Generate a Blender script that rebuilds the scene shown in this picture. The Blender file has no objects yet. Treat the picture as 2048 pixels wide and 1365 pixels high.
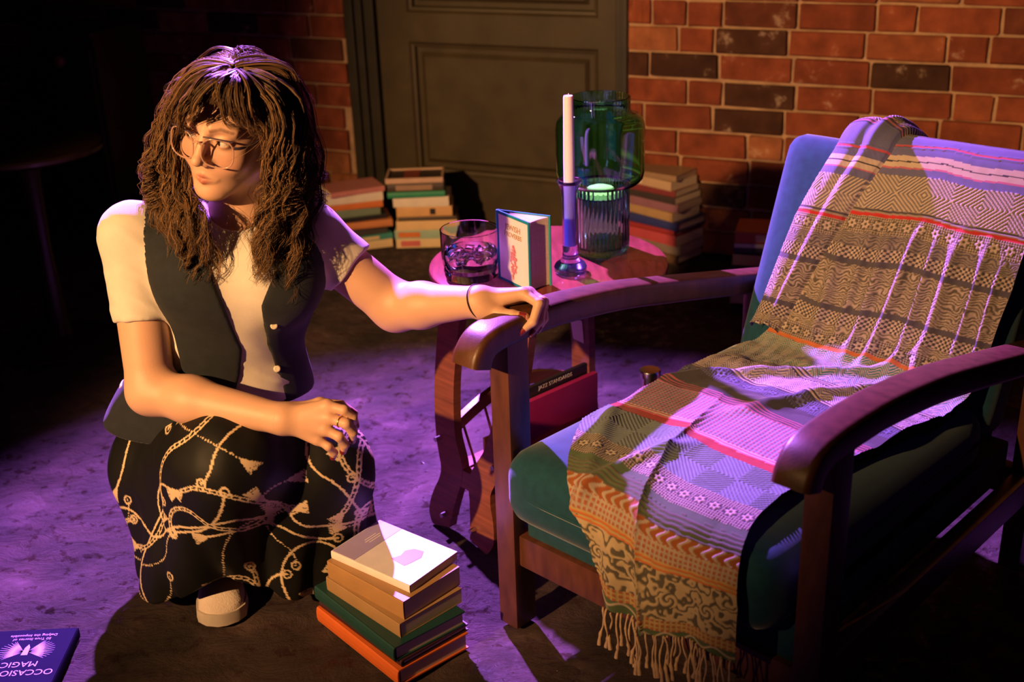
import bpy, bmesh, math, random
import numpy as np
from mathutils import Vector, Matrix, Euler

random.seed(7)
RNG = np.random.default_rng(7)
scene = bpy.context.scene
col = scene.collection

# ------------------------------------------------------------------ camera
FPX, TILT, ROLL, CAMH = 2400.0, math.radians(23.0), math.radians(2.0), 1.38
FW = np.array([0, math.cos(TILT), -math.sin(TILT)])
_R0 = np.array([1.0, 0, 0]); _U0 = np.array([0, math.sin(TILT), math.cos(TILT)])
RT = math.cos(ROLL) * _R0 - math.sin(ROLL) * _U0
UP = math.cos(ROLL) * _U0 + math.sin(ROLL) * _R0
CAM = np.array([0, 0, CAMH])
cd = bpy.data.cameras.new('camera')
cam = bpy.data.objects.new('camera', cd); col.objects.link(cam)
cd.sensor_width = 36.0
cd.lens = FPX / 2048 * 36.0
cam.matrix_world = Matrix(((RT[0], UP[0], -FW[0], 0), (RT[1], UP[1], -FW[1], 0), (RT[2], UP[2], -FW[2], CAMH), (0, 0, 0, 1)))
cd.dof.use_dof = True
cd.dof.focus_distance = 2.18
cd.dof.aperture_fstop = 3.6
cd.clip_start = 0.05
scene.camera = cam

# ------------------------------------------------------------------ world, stage lamps, exposure
world = bpy.data.worlds.new('world'); scene.world = world
world.use_nodes = True
bg = world.node_tree.nodes['Background']
bg.inputs[0].default_value = (0, 0, 0, 1); bg.inputs[1].default_value = 0.0      # a dark room: no ambient light of its own
scene.view_settings.view_transform = 'Standard'
scene.view_settings.look = 'None'
scene.view_settings.exposure = 0.0
scene.view_settings.gamma = 1.0
scene.view_settings.use_curve_mapping = False

def spot(name, loc, target, colr, watts, angle, blend, size):
    ld = bpy.data.lights.new(name, 'SPOT')
    ld.color = colr; ld.energy = watts; ld.spot_size = math.radians(angle); ld.spot_blend = blend
    ld.shadow_soft_size = size
    o = bpy.data.objects.new(name, ld); col.objects.link(o)
    o.location = loc
    o.rotation_euler = (Vector(target) - Vector(loc)).to_track_quat('-Z', 'Y').to_euler()
    return o
WARM = (1.0, 0.53, 0.20)
PURP = (0.50, 0.16, 1.0)
# the two stage lamps the photograph gives: a warm one front-left and a purple one high at the back
spot('stage_lamp_warm_left_offscreen', (-2.60, -0.75, 2.20), (-0.34, 2.30, 0.90), WARM, 1250, 37, 0.65, 0.04)
spot('stage_lamp_purple_back_offscreen', (-0.85, 4.12, 2.38), (-0.12, 1.86, 0.28), PURP, 3300, 55, 0.6, 0.03)

# ------------------------------------------------------------------ photo pixel -> point on a known surface
def ray(x, y): return FW + RT * (x - 1024) / FPX + UP * (682.5 - y) / FPX
def atz(x, y, z):
    r = ray(x, y); return CAM + r * (z - CAMH) / r[2]
def aty(x, y, Y):
    r = ray(x, y); return CAM + r * Y / r[1]

# ------------------------------------------------------------------ helpers
def mesh_obj(name, verts, faces, mat=None, parent=None, smooth=False, cols=None, uv=None):
    me = bpy.data.meshes.new(name)
    verts = np.asarray(verts, dtype=np.float32)
    if isinstance(faces, np.ndarray):
        n, k = faces.shape
        me.vertices.add(len(verts)); me.vertices.foreach_set('co', verts.ravel())
        me.loops.add(n * k); me.loops.foreach_set('vertex_index', faces.astype(np.int32).ravel())
        me.polygons.add(n)
        me.polygons.foreach_set('loop_start', (np.arange(n) * k).astype(np.int32))
        me.update(calc_edges=True); me.validate()
    else:
        me.from_pydata([tuple(map(float, v)) for v in verts], [], [tuple(map(int, f)) for f in faces])
    if smooth:
        me.polygons.foreach_set('use_smooth', np.ones(len(me.polygons), dtype=bool))
    if cols is not None:
        a = me.attributes.new('Col', 'FLOAT_COLOR', 'POINT')
        c = np.ones((len(verts), 4), dtype=np.float32); c[:, :3] = cols
        a.data.foreach_set('color', c.ravel())
    if mat: me.materials.append(mat)
    me.update()
    o = bpy.data.objects.new(name, me); col.objects.link(o)
    if parent is not None: o.parent = parent
    return o

def bm_obj(name, bm, mat=None, parent=None, smooth=False):
    me = bpy.data.meshes.new(name); bm.to_mesh(me); bm.free()
    if smooth:
        for p in me.polygons: p.use_smooth = True
    if mat: me.materials.append(mat)
    o = bpy.data.objects.new(name, me); col.objects.link(o)
    if parent is not None: o.parent = parent
    return o

def autosmooth(o, ang=40):
    me = o.data
    bm = bmesh.new(); bm.from_mesh(me)
    for f in bm.faces: f.smooth = True
    for e in bm.edges:
        if len(e.link_faces) == 2 and e.calc_face_angle(0) > math.radians(ang): e.smooth = False
    bm.to_mesh(me); bm.free()
    return o

def tag(o, label=None, cat=None, group=None, kind=None):
    if label: o['label'] = label
    if cat: o['category'] = cat
    if group: o['group'] = group
    if kind: o['kind'] = kind
    return o

def empty(name, loc=(0, 0, 0), rz=0.0, label=None, cat=None, group=None):
    o = bpy.data.objects.new(name, None); col.objects.link(o)
    o.empty_display_size = 0.05
    o.location = loc; o.rotation_euler = (0, 0, rz)
    tag(o, label, cat, group)
    return o

def box(bm, c, s, R=None, bevel=0.0):
    r = bmesh.ops.create_cube(bm, size=1.0)
    vs = r['verts']
    bmesh.ops.scale(bm, vec=s, verts=vs)
    if bevel > 0:
        es = list({e for v in vs for e in v.link_edges})
        rb = bmesh.ops.bevel(bm, geom=es, offset=bevel, segments=2, affect='EDGES', profile=0.7)
        vs = list({v for f in rb['faces'] for v in f.verts} | set(v for v in vs if v.is_valid))
    if R is not None: bmesh.ops.rotate(bm, cent=(0, 0, 0), matrix=R, verts=vs)
    bmesh.ops.translate(bm, vec=c, verts=vs)
    return vs

def box_obj(name, c, s, mat, parent=None, bevel=0.0, R=None):
    bm = bmesh.new(); box(bm, c, s, R, bevel)
    return bm_obj(name, bm, mat, parent)

def lathe(prof, n=48, cx=0, cy=0, closed=False, ripple=None):
    """prof: list of (r,z). returns verts, faces. ripple(i,ang)->radius factor"""
    V = []; Fc = []
    m = len(prof)
    for i, (r, z) in enumerate(prof):
        for k in range(n):
            a = 2 * math.pi * k / n
            rr = r * (ripple(i, a) if ripple else 1)
            V.append((cx + rr * math.cos(a), cy + rr * math.sin(a), z))
    rng = m if closed else m - 1
    for i in range(rng):
        j = (i + 1) % m
        for k in range(n):
            k2 = (k + 1) % n
            Fc.append((i * n + k, i * n + k2, j * n + k2, j * n + k))
    return V, Fc

def lathe_obj(name, prof, mat, parent=None, n=48, loc=(0, 0, 0), closed=False, ripple=None, caps=False, ang=50):
    V, Fc = lathe(prof, n, 0, 0, closed, ripple)
    if caps:
        Fc.append(tuple(range(n))[::-1]); m = len(prof); Fc.append(tuple(range((m - 1) * n, m * n)))
    o = mesh_obj(name, V, Fc, mat, parent)
    bm = bmesh.new(); bm.from_mesh(o.data)
    bmesh.ops.remove_doubles(bm, verts=bm.verts, dist=1e-6)
    bmesh.ops.recalc_face_normals(bm, faces=bm.faces); bm.to_mesh(o.data); bm.free()
    o.location = loc
    return autosmooth(o, ang)

def tube(pts, rad, n=8, cap=True):
    """tube along polyline; rad scalar or list"""
    P = np.asarray(pts, float); m = len(P)
    rad = np.full(m, rad) if np.isscalar(rad) else np.asarray(rad, float)
    T = np.gradient(P, axis=0); T /= np.linalg.norm(T, axis=1)[:, None] + 1e-12
    up = np.array([0, 0, 1.0]) if abs(T[0][2]) < 0.9 else np.array([1.0, 0, 0])
    V = []; Fc = []
    nrm = np.cross(T[0], up); nrm /= np.linalg.norm(nrm)
    for i in range(m):
        nrm = nrm - T[i] * (nrm @ T[i]); nrm /= np.linalg.norm(nrm) + 1e-12
        b = np.cross(T[i], nrm)
        for k in range(n):
            a = 2 * math.pi * k / n
            V.append(P[i] + rad[i] * (math.cos(a) * nrm + math.sin(a) * b))
    for i in range(m - 1):
        for k in range(n):
            k2 = (k + 1) % n
            Fc.append((i * n + k, i * n + k2, (i + 1) * n + k2, (i + 1) * n + k))
    if cap:
        Fc.append(tuple(range(n))[::-1]); Fc.append(tuple(range((m - 1) * n, m * n)))
    return V, Fc

def tube_obj(name, pts, rad, mat, parent=None, n=8):
    V, Fc = tube(pts, rad, n)
    return autosmooth(mesh_obj(name, V, Fc, mat, parent), 60)

def catmull(pts, n):
    """resample control points smoothly"""
    P = np.asarray(pts, float); m = len(P)
    t = np.linspace(0, m - 1, n); out = []
    for s in t:
        i = min(int(s), m - 2); f = s - i
        p0 = P[max(i - 1, 0)]; p1 = P[i]; p2 = P[i + 1]; p3 = P[min(i + 2, m - 1)]
        out.append(0.5 * ((2 * p1) + (-p0 + p2) * f + (2 * p0 - 5 * p1 + 4 * p2 - p3) * f * f + (-p0 + 3 * p1 - 3 * p2 + p3) * f ** 3))
    return np.array(out)

def rounded_box(size, r, n=10):
    """pillow-edged box centred on origin"""
    bm = bmesh.new(); bmesh.ops.create_cube(bm, size=2.0)
    bmesh.ops.subdivide_edges(bm, edges=bm.edges, cuts=n, use_grid_fill=True)
    h = np.array(size) / 2
    for v in bm.verts:
        p = np.array(v.co) * h
        # concentrate the samples at the edges
        q = np.sign(v.co) * (1 - (1 - np.abs(np.array(v.co))) ** 1.6) * h
        inn = np.clip(q, -(h - r), h - r)
        d = q - inn; L = np.linalg.norm(d)
        if L > 1e-9: q = inn + d / L * r
        v.co = q
    return bm

# value noise usable from numpy
_perm = RNG.random((64, 64, 64)).astype(np.float32)
def vnoise(x, y, z=0.0):
    x, y, z = np.broadcast_arrays(np.asarray(x, float), np.asarray(y, float), np.asarray(z, float))
    xi = np.floor(x).astype(int); yi = np.floor(y).astype(int); zi = np.floor(z).astype(int)
    fx = x - xi; fy = y - yi; fz = z - zi
    fx = fx * fx * (3 - 2 * fx); fy = fy * fy * (3 - 2 * fy); fz = fz * fz * (3 - 2 * fz)
    def g(a, b, c): return _perm[a & 63, b & 63, c & 63]
    c00 = g(xi, yi, zi) * (1 - fx) + g(xi + 1, yi, zi) * fx
    c10 = g(xi, yi + 1, zi) * (1 - fx) + g(xi + 1, yi + 1, zi) * fx
    c01 = g(xi, yi, zi + 1) * (1 - fx) + g(xi + 1, yi, zi + 1) * fx
    c11 = g(xi, yi + 1, zi + 1) * (1 - fx) + g(xi + 1, yi + 1, zi + 1) * fx
    return (c00 * (1 - fy) + c10 * fy) * (1 - fz) + (c01 * (1 - fy) + c11 * fy) * fz
def fbm(x, y, z=0.0, oct=4):
    a = 0; amp = 0.5; f = 1.0
    for _ in range(oct):
        a = a + amp * (vnoise(x * f, y * f, np.asarray(z) * f) - 0.5); amp *= 0.5; f *= 2.03
    return a

# ------------------------------------------------------------------ materials
def new_mat(name):
    m = bpy.data.materials.new(name); m.use_nodes = True
    nt = m.node_tree; b = nt.nodes['Principled BSDF']
    return m, nt, b
def mat(name, c, rough=0.6, metal=0.0, var=0.12, scale=30.0, bump=0.0, bscale=120.0, spec=0.5, sheen=0.0, trans=0.0, ior=1.45, coat=0.0, c2=None, stretch=None):
    m, nt, b = new_mat(name)
    N, L = nt.nodes, nt.links
    tc = N.new('ShaderNodeTexCoord')
    vec = tc.outputs['Object']
    if stretch:
        mp = N.new('ShaderNodeMapping'); mp.inputs['Scale'].default_value = stretch
        L.new(vec, mp.inputs[0]); vec = mp.outputs[0]
    no = N.new('ShaderNodeTexNoise'); no.inputs['Scale'].default_value = scale; no.inputs['Detail'].default_value = 5
    L.new(vec, no.inputs['Vector'])
    rp = N.new('ShaderNodeValToRGB')
    lo = tuple(max(0, x * (1 - var)) for x in c) if c2 is None else tuple(c2)
    hi = tuple(min(1, x * (1 + var)) for x in c)
    rp.color_ramp.elements[0].position = 0.3; rp.color_ramp.elements[1].position = 0.7
    rp.color_ramp.elements[0].color = (*lo, 1); rp.color_ramp.elements[1].color = (*hi, 1)
    L.new(no.outputs['Fac'], rp.inputs[0]); L.new(rp.outputs[0], b.inputs['Base Color'])
    b.inputs['Roughness'].default_value = rough; b.inputs['Metallic'].default_value = metal
    b.inputs['Specular IOR Level'].default_value = spec; b.inputs['IOR'].default_value = ior
    b.inputs['Transmission Weight'].default_value = trans
    b.inputs['Coat Weight'].default_value = coat
    if sheen:
        b.inputs['Sheen Weight'].default_value = sheen; b.inputs['Sheen Roughness'].default_value = 0.4
    if bump:
        n2 = N.new('ShaderNodeTexNoise'); n2.inputs['Scale'].default_value = bscale; n2.inputs['Detail'].default_value = 4
        L.new(vec, n2.inputs['Vector'])
        bp = N.new('ShaderNodeBump'); bp.inputs['Strength'].default_value = bump; bp.inputs['Distance'].default_value = 0.01
        L.new(n2.outputs['Fac'], bp.inputs['Height']); L.new(bp.outputs[0], b.inputs['Normal'])
    return m
def vcol_mat(name, rough=0.8, sheen=0.0, sss=0.0, spec=0.4, bump=0.0, bscale=400.0):
    m, nt, b = new_mat(name)
    N, L = nt.nodes, nt.links
    a = N.new('ShaderNodeAttribute'); a.attribute_name = 'Col'
    L.new(a.outputs['Color'], b.inputs['Base Color'])
    b.inputs['Roughness'].default_value = rough
    b.inputs['Specular IOR Level'].default_value = spec
    if sheen: b.inputs['Sheen Weight'].default_value = sheen
    if sss:
        b.inputs['Subsurface Weight'].default_value = sss; b.inputs['Subsurface Scale'].default_value = 0.006
        b.inputs['Subsurface Radius'].default_value = (1.0, 0.4, 0.2)
    if bump:
        tc = N.new('ShaderNodeTexCoord')
        n2 = N.new('ShaderNodeTexNoise'); n2.inputs['Scale'].default_value = bscale; n2.inputs['Detail'].default_value = 3
        L.new(tc.outputs['Object'], n2.inputs['Vector'])
        bp = N.new('ShaderNodeBump'); bp.inputs['Strength'].default_value = bump; bp.inputs['Distance'].default_value = 0.004
        L.new(n2.outputs['Fac'], bp.inputs['Height']); L.new(bp.outputs[0], b.inputs['Normal'])
    return m
def glass(name, c, rough=0.02, ior=1.48):
    m, nt, b = new_mat(name)
    b.inputs['Base Color'].default_value = (*c, 1); b.inputs['Transmission Weight'].default_value = 1.0
    b.inputs['Roughness'].default_value = rough; b.inputs['IOR'].default_value = ior
    return m

M = {}
M['wood'] = mat('dark_red_wood', (0.17, 0.052, 0.024), 0.38, var=0.3, scale=9, stretch=(1, 1, 14), bump=0.05, bscale=60)
M['chairwood'] = mat('walnut_wood', (0.088, 0.030, 0.016), 0.42, var=0.3, scale=8, stretch=(6, 6, 2), bump=0.05, bscale=60)
M['tabletop'] = mat('varnished_red_wood', (0.22, 0.05, 0.035), 0.18, var=0.25, scale=6, stretch=(12, 2, 1), coat=0.5)
M['velvet'] = mat('teal_velvet', (0.008, 0.050, 0.080), 0.85, var=0.15, scale=60, sheen=0.35, bump=0.12, bscale=900, spec=0.2)
M['darkcloth'] = mat('black_lining', (0.008, 0.010, 0.013), 0.95, spec=0.1)
M['blackmetal'] = mat('black_metal', (0.01, 0.01, 0.01), 0.4, metal=0.6)
M['steel'] = mat('brushed_steel', (0.62, 0.60, 0.60), 0.22, metal=1.0, var=0.05)
M['paper'] = mat('page_paper', (0.72, 0.60, 0.43), 0.9, var=0.1, scale=20, stretch=(1, 1, 60))
M['white'] = mat('white_card', (0.78, 0.74, 0.72), 0.75, var=0.03)
M['candle'] = mat('white_wax', (0.85, 0.80, 0.82), 0.5, var=0.03)
M['candle'].node_tree.nodes['Principled BSDF'].inputs['Subsurface Weight'].default_value = 0.3
M['candle'].node_tree.nodes['Principled BSDF'].inputs['Subsurface Scale'].default_value = 0.01
M['greenglass'] = glass('green_glass', (0.38, 0.92, 0.56))
M['blueglass'] = glass('blue_glass', (0.58, 0.58, 1.0), 0.08)
M['clearglass'] = glass('clear_glass', (0.97, 0.97, 0.99))
M['water'] = glass('water', (0.96, 0.97, 1.0), ior=1.33)
M['doorpaint'] = mat('dark_olive_paint', (0.042, 0.030, 0.014), 0.55, var=0.2, scale=12, bump=0.05, bscale=80)
M['framepaint'] = mat('black_green_paint', (0.022, 0.019, 0.013), 0.5, var=0.2, scale=14)
M['tilesole'] = mat('sneaker_rubber', (0.5, 0.43, 0.39), 0.6, var=0.1)

def adopt(o, parent):
    """parent o (built in world coordinates) to a thing's empty or to a part"""
    o.parent = parent
    o.matrix_parent_inverse = parent.matrix_basis.inverted() if parent.type == 'EMPTY' else Matrix.Identity(4)
    return o

# ================================================================== THE SETTING
# floor: worn dark concrete, chipped and lumpy
def build_floor():
    nx, ny = 300, 280
    xs = np.linspace(-2.9, 2.4, nx); ys = np.linspace(0.55, 5.6, ny)
    X, Y = np.meshgrid(xs, ys, indexing='ij')
    warp = fbm(X * 2.3, Y * 2.3, 3.0)
    big = fbm(X * 3.1 + warp * 2, Y * 3.1, 9.0)
    mid = fbm(X * 14 + warp * 4, Y * 20, 5.0)
    fine = fbm(X * 42, Y * 60, 2.0)
    worn = np.clip(big * 5 + 0.35, 0, 1)          # where the top skin has broken away
    Z = -0.004 - worn * (0.004 + 0.020 * np.abs(mid) + 0.016 * np.abs(fine)) + 0.004 * mid + 0.003 * fine
    ridge = np.exp(-((np.abs(fbm(X * 1.7 + 4, Y * 2.1, 7.0))) / 0.012) ** 2)
    Z -= 0.004 * ridge
    Z = np.minimum(Z, 0)
    V = np.stack([X, Y, Z], -1).reshape(-1, 3)
    i, j = np.meshgrid(np.arange(nx - 1), np.arange(ny - 1), indexing='ij')
    a = (i * ny + j).ravel()
    F4 = np.stack([a, a + ny, a + ny + 1, a + 1], 1)
    m, nt, b = new_mat('worn_concrete')
    N, L = nt.nodes, nt.links
    tc = N.new('ShaderNodeTexCoord')
    n1 = N.new('ShaderNodeTexNoise'); n1.inputs['Scale'].default_value = 5; n1.inputs['Detail'].default_value = 8; n1.inputs['Roughness'].default_value = 0.65
    L.new(tc.outputs['Object'], n1.inputs['Vector'])
    rp = N.new('ShaderNodeValToRGB')
    rp.color_ramp.elements[0].position = 0.32; rp.color_ramp.elements[0].color = (0.026, 0.015, 0.016, 1)
    rp.color_ramp.elements[1].position = 0.72; rp.color_ramp.elements[1].color = (0.115, 0.066, 0.064, 1)
    L.new(n1.outputs['Fac'], rp.inputs[0]); L.new(rp.outputs[0], b.inputs['Base Color'])
    n2 = N.new('ShaderNodeTexNoise'); n2.inputs['Scale'].default_value = 26; n2.inputs['Detail'].default_value = 6; n2.inputs['Roughness'].default_value = 0.7
    L.new(tc.outputs['Object'], n2.inputs['Vector'])
    mr = N.new('ShaderNodeMapRange'); mr.inputs[1].default_value = 0.36; mr.inputs[2].default_value = 0.50
    mr.inputs[3].default_value = 0.10; mr.inputs[4].default_value = 0.85
    L.new(n2.outputs['Fac'], mr.inputs[0]); L.new(mr.outputs[0], b.inputs['Roughness'])
    b.inputs['Specular IOR Level'].default_value = 0.5
    mp = N.new('ShaderNodeMapping'); mp.inputs['Scale'].default_value = (1, 1.5, 1); L.new(tc.outputs['Object'], mp.inputs[0])
    n3 = N.new('ShaderNodeTexNoise'); n3.inputs['Scale'].default_value = 9; n3.inputs['Detail'].default_value = 12; n3.inputs['Roughness'].default_value = 0.72; n3.inputs['Distortion'].default_value = 0.6
    L.new(mp.outputs[0], n3.inputs['Vector'])
    # smooth trowelled skin in places, broken aggregate in others
    n4 = N.new('ShaderNodeTexNoise'); n4.inputs['Scale'].default_value = 3.2; n4.inputs['Detail'].default_value = 4
    L.new(tc.outputs['Object'], n4.inputs['Vector'])
    m4 = N.new('ShaderNodeMapRange'); m4.inputs[1].default_value = 0.40; m4.inputs[2].default_value = 0.58; m4.inputs[3].default_value = 0.22; m4.inputs[4].default_value = 1.0
    L.new(n4.outputs['Fac'], m4.inputs[0])
    mu = N.new('ShaderNodeMath'); mu.operation = 'MULTIPLY'; L.new(n3.outputs['Fac'], mu.inputs[0]); L.new(m4.outputs[0], mu.inputs[1])
    bp = N.new('ShaderNodeBump'); bp.inputs['Strength'].default_value = 1.0; bp.inputs['Distance'].default_value = 0.075
    L.new(mu.outputs[0], bp.inputs['Height']); L.new(bp.outputs[0], b.inputs['Normal'])
    o = mesh_obj('floor', V, F4, m, smooth=True)
    tag(o, 'dark worn concrete floor, chipped and lumpy', kind='structure')
    return o
build_floor()

# brick wall, running at an angle to the camera
WA = math.radians(-25.0); WY = 4.30
WD = np.array([math.cos(WA), math.sin(WA), 0.0]); WN = np.array([math.sin(WA), -math.cos(WA), 0.0])
WM = Matrix(((WD[0], -WN[0], 0, 0), (WD[1], -WN[1], 0, WY), (0, 0, 1, 0), (0, 0, 0, 1)))   # local: x along, y into the wall, z up
DT0, DT1 = -0.635, 0.468          # door opening along the wall
DTOP = 2.12
m_mortar = mat('mortar', (0.42, 0.27, 0.17), 0.95, var=0.25, scale=18, bump=0.6, bscale=70)
def brick_mat():
    m, nt, b = new_mat('old_red_brick')
    N, L = nt.nodes, nt.links
    oi = N.new('ShaderNodeObjectInfo')
    rp = N.new('ShaderNodeValToRGB'); cr = rp.color_ramp; cr.interpolation = 'LINEAR'
    cr.elements[0].position = 0.0; cr.elements[0].color = (0.055, 0.024, 0.016, 1)
    cr.elements[1].position = 1.0; cr.elements[1].color = (0.36, 0.15, 0.07, 1)
    for p, c in ((0.14, (0.08, 0.032, 0.02, 1)), (0.2, (0.20, 0.052, 0.026, 1)), (0.55, (0.26, 0.07, 0.034, 1)), (0.8, (0.31, 0.085, 0.038, 1))):
        e = cr.elements.new(p); e.color = c
    L.new(oi.outputs['Random'], rp.inputs[0])
    tc = N.new('ShaderNodeTexCoord')
    ad = N.new('ShaderNodeVectorMath'); ad.operation = 'ADD'
    L.new(tc.outputs['Object'], ad.inputs[0]); L.new(oi.outputs['Location'], ad.inputs[1])
    n1 = N.new('ShaderNodeTexNoise'); n1.inputs['Scale'].default_value = 14; n1.inputs['Detail'].default_value = 6
    L.new(ad.outputs[0], n1.inputs['Vector'])
    r2 = N.new('ShaderNodeValToRGB'); r2.color_ramp.elements[0].position = 0.3; r2.color_ramp.elements[1].position = 0.75
    r2.color_ramp.elements[0].color = (0.55, 0.5, 0.5, 1); r2.color_ramp.elements[1].color = (1.15, 1.1, 1.05, 1)
    L.new(n1.outputs['Fac'], r2.inputs[0])
    mx = N.new('ShaderNodeMix'); mx.data_type = 'RGBA'; mx.blend_type = 'MULTIPLY'; mx.inputs[0].default_value = 1
    L.new(rp.outputs[0], mx.inputs[6]); L.new(r2.outputs[0], mx.inputs[7])
    # lime bloom and splashes of old mortar
    n3 = N.new('ShaderNodeTexNoise'); n3.inputs['Scale'].default_value = 7; n3.inputs['Detail'].default_value = 9; n3.inputs['Roughness'].default_value = 0.75
    L.new(ad.outputs[0], n3.inputs['Vector'])
    r3 = N.new('ShaderNodeValToRGB'); r3.color_ramp.elements[0].position = 0.60; r3.color_ramp.elements[1].position = 0.70
    r3.color_ramp.elements[0].color = (0, 0, 0, 1); r3.color_ramp.elements[1].color = (0.75, 0.75, 0.75, 1)
    L.new(n3.outputs['Fac'], r3.inputs[0])
    m2 = N.new('ShaderNodeMix'); m2.data_type = 'RGBA'
    L.new(r3.outputs[0], m2.inputs[0]); L.new(mx.outputs[2], m2.inputs[6]); m2.inputs[7].default_value = (0.52, 0.40, 0.30, 1)
    L.new(m2.outputs[2], b.inputs['Base Color'])
    b.inputs['Roughness'].default_value = 0.85; b.inputs['Specular IOR Level'].default_value = 0.25
    n4 = N.new('ShaderNodeTexNoise'); n4.inputs['Scale'].default_value = 60; n4.inputs['Detail'].default_value = 5
    L.new(ad.outputs[0], n4.inputs['Vector'])
    bp = N.new('ShaderNodeBump'); bp.inputs['Strength'].default_value = 0.5; bp.inputs['Distance'].default_value = 0.006
    L.new(n4.outputs['Fac'], bp.inputs['Height']); L.new(bp.outputs[0], b.inputs['Normal'])
    return m
m_brick = brick_mat()
def build_wall():
    bm = bmesh.new()
    H = 2.6
    box(bm, ((-3.2 + DT0) / 2, 0.068, H / 2), (DT0 + 3.2, 0.12, H))
    box(bm, ((2.6 + DT1) / 2, 0.068, H / 2), (2.6 - DT1, 0.12, H))
    box(bm, ((DT0 + DT1) / 2, 0.068, (H + DTOP) / 2), (DT1 - DT0, 0.12, H - DTOP))
    wall = bm_obj('wall_back', bm, m_mortar)
    wall.matrix_world = WM
    tag(wall, 'old red brick wall with sandy mortar joints', kind='structure')
    variants = []
    for full in (0.228, 0.108):
        for k in range(5):
            b2 = bmesh.new(); box(b2, (0, 0, 0), (full, 0.07, 0.075), bevel=0.004)
            for v in b2.verts:
                v.co += Vector([random.gauss(0, 0.0014) for _ in range(3)])
            me = bpy.data.meshes.new('brick'); b2.to_mesh(me); b2.free(); me.materials.append(m_brick)
            variants.append(me)
    lst = []
    course = 0.086
    for r in range(30):
        z = 0.043 + r * course
        x = -3.05 + (0.12 if r % 2 else 0.0) + random.uniform(-0.02, 0.02)
        while x < 2.5:
            hd = random.random() < 0.14
            L = 0.108 if hd else 0.228
            xc = x + L / 2
            x += L + 0.012
            if z < DTOP + 0.02 and xc + L / 2 > DT0 and xc - L / 2 < DT1: 
                # cut the bricks that run into the door frame
                if xc - L / 2 < DT0 - 0.045: lst.append((( (xc - L / 2) + (DT0)) / 2 - 0.002, z, (DT0 - (xc - L / 2)) - 0.004, hd))
                elif xc + L / 2 > DT1 + 0.045: lst.append(((xc + L / 2 + DT1) / 2 + 0.002, z, (xc + L / 2 - DT1) - 0.004, hd))
                continue
            lst.append((xc, z, L, hd))
    near = [b for b in lst if b[1] < 1.16 and -2.35 < b[0] < 1.85]
    near.sort(key=lambda b: (round(b[1] / course), b[0]))
    if len(near) > 298: near = near[:298]
    ids = set(map(id, near))
    for b in near:
        me = variants[(5 if b[3] else 0) + random.randrange(5)]
        o = bpy.data.objects.new('brick', me); col.objects.link(o); o.parent = wall
        base = 0.108 if b[3] else 0.228
        o.location = (b[0], 0.028 + random.gauss(0, 0.0016), b[1] + random.gauss(0, 0.0012))
        o.scale = (b[2] / base, 1, 1)
        o.rotation_euler = (0, random.gauss(0, 0.006), random.gauss(0, 0.006))
    b3 = bmesh.new()
    for b in lst:
        if id(b) in ids: continue
        box(b3, (b[0], 0.028 + random.gauss(0, 0.002), b[1]), (b[2], 0.07, 0.075))
    rest = bm_obj('brickwork', b3, m_brick, wall); tag(rest, kind='stuff')
build_wall()

# the side wall away in the dark
o = box_obj('wall_left', (-3.3, 2.6, 1.3), (0.12, 6.6, 2.6), mat('dark_plaster', (0.05, 0.04, 0.04), 0.9), None)
tag(o, 'plain dark side wall', kind='structure')

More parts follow.
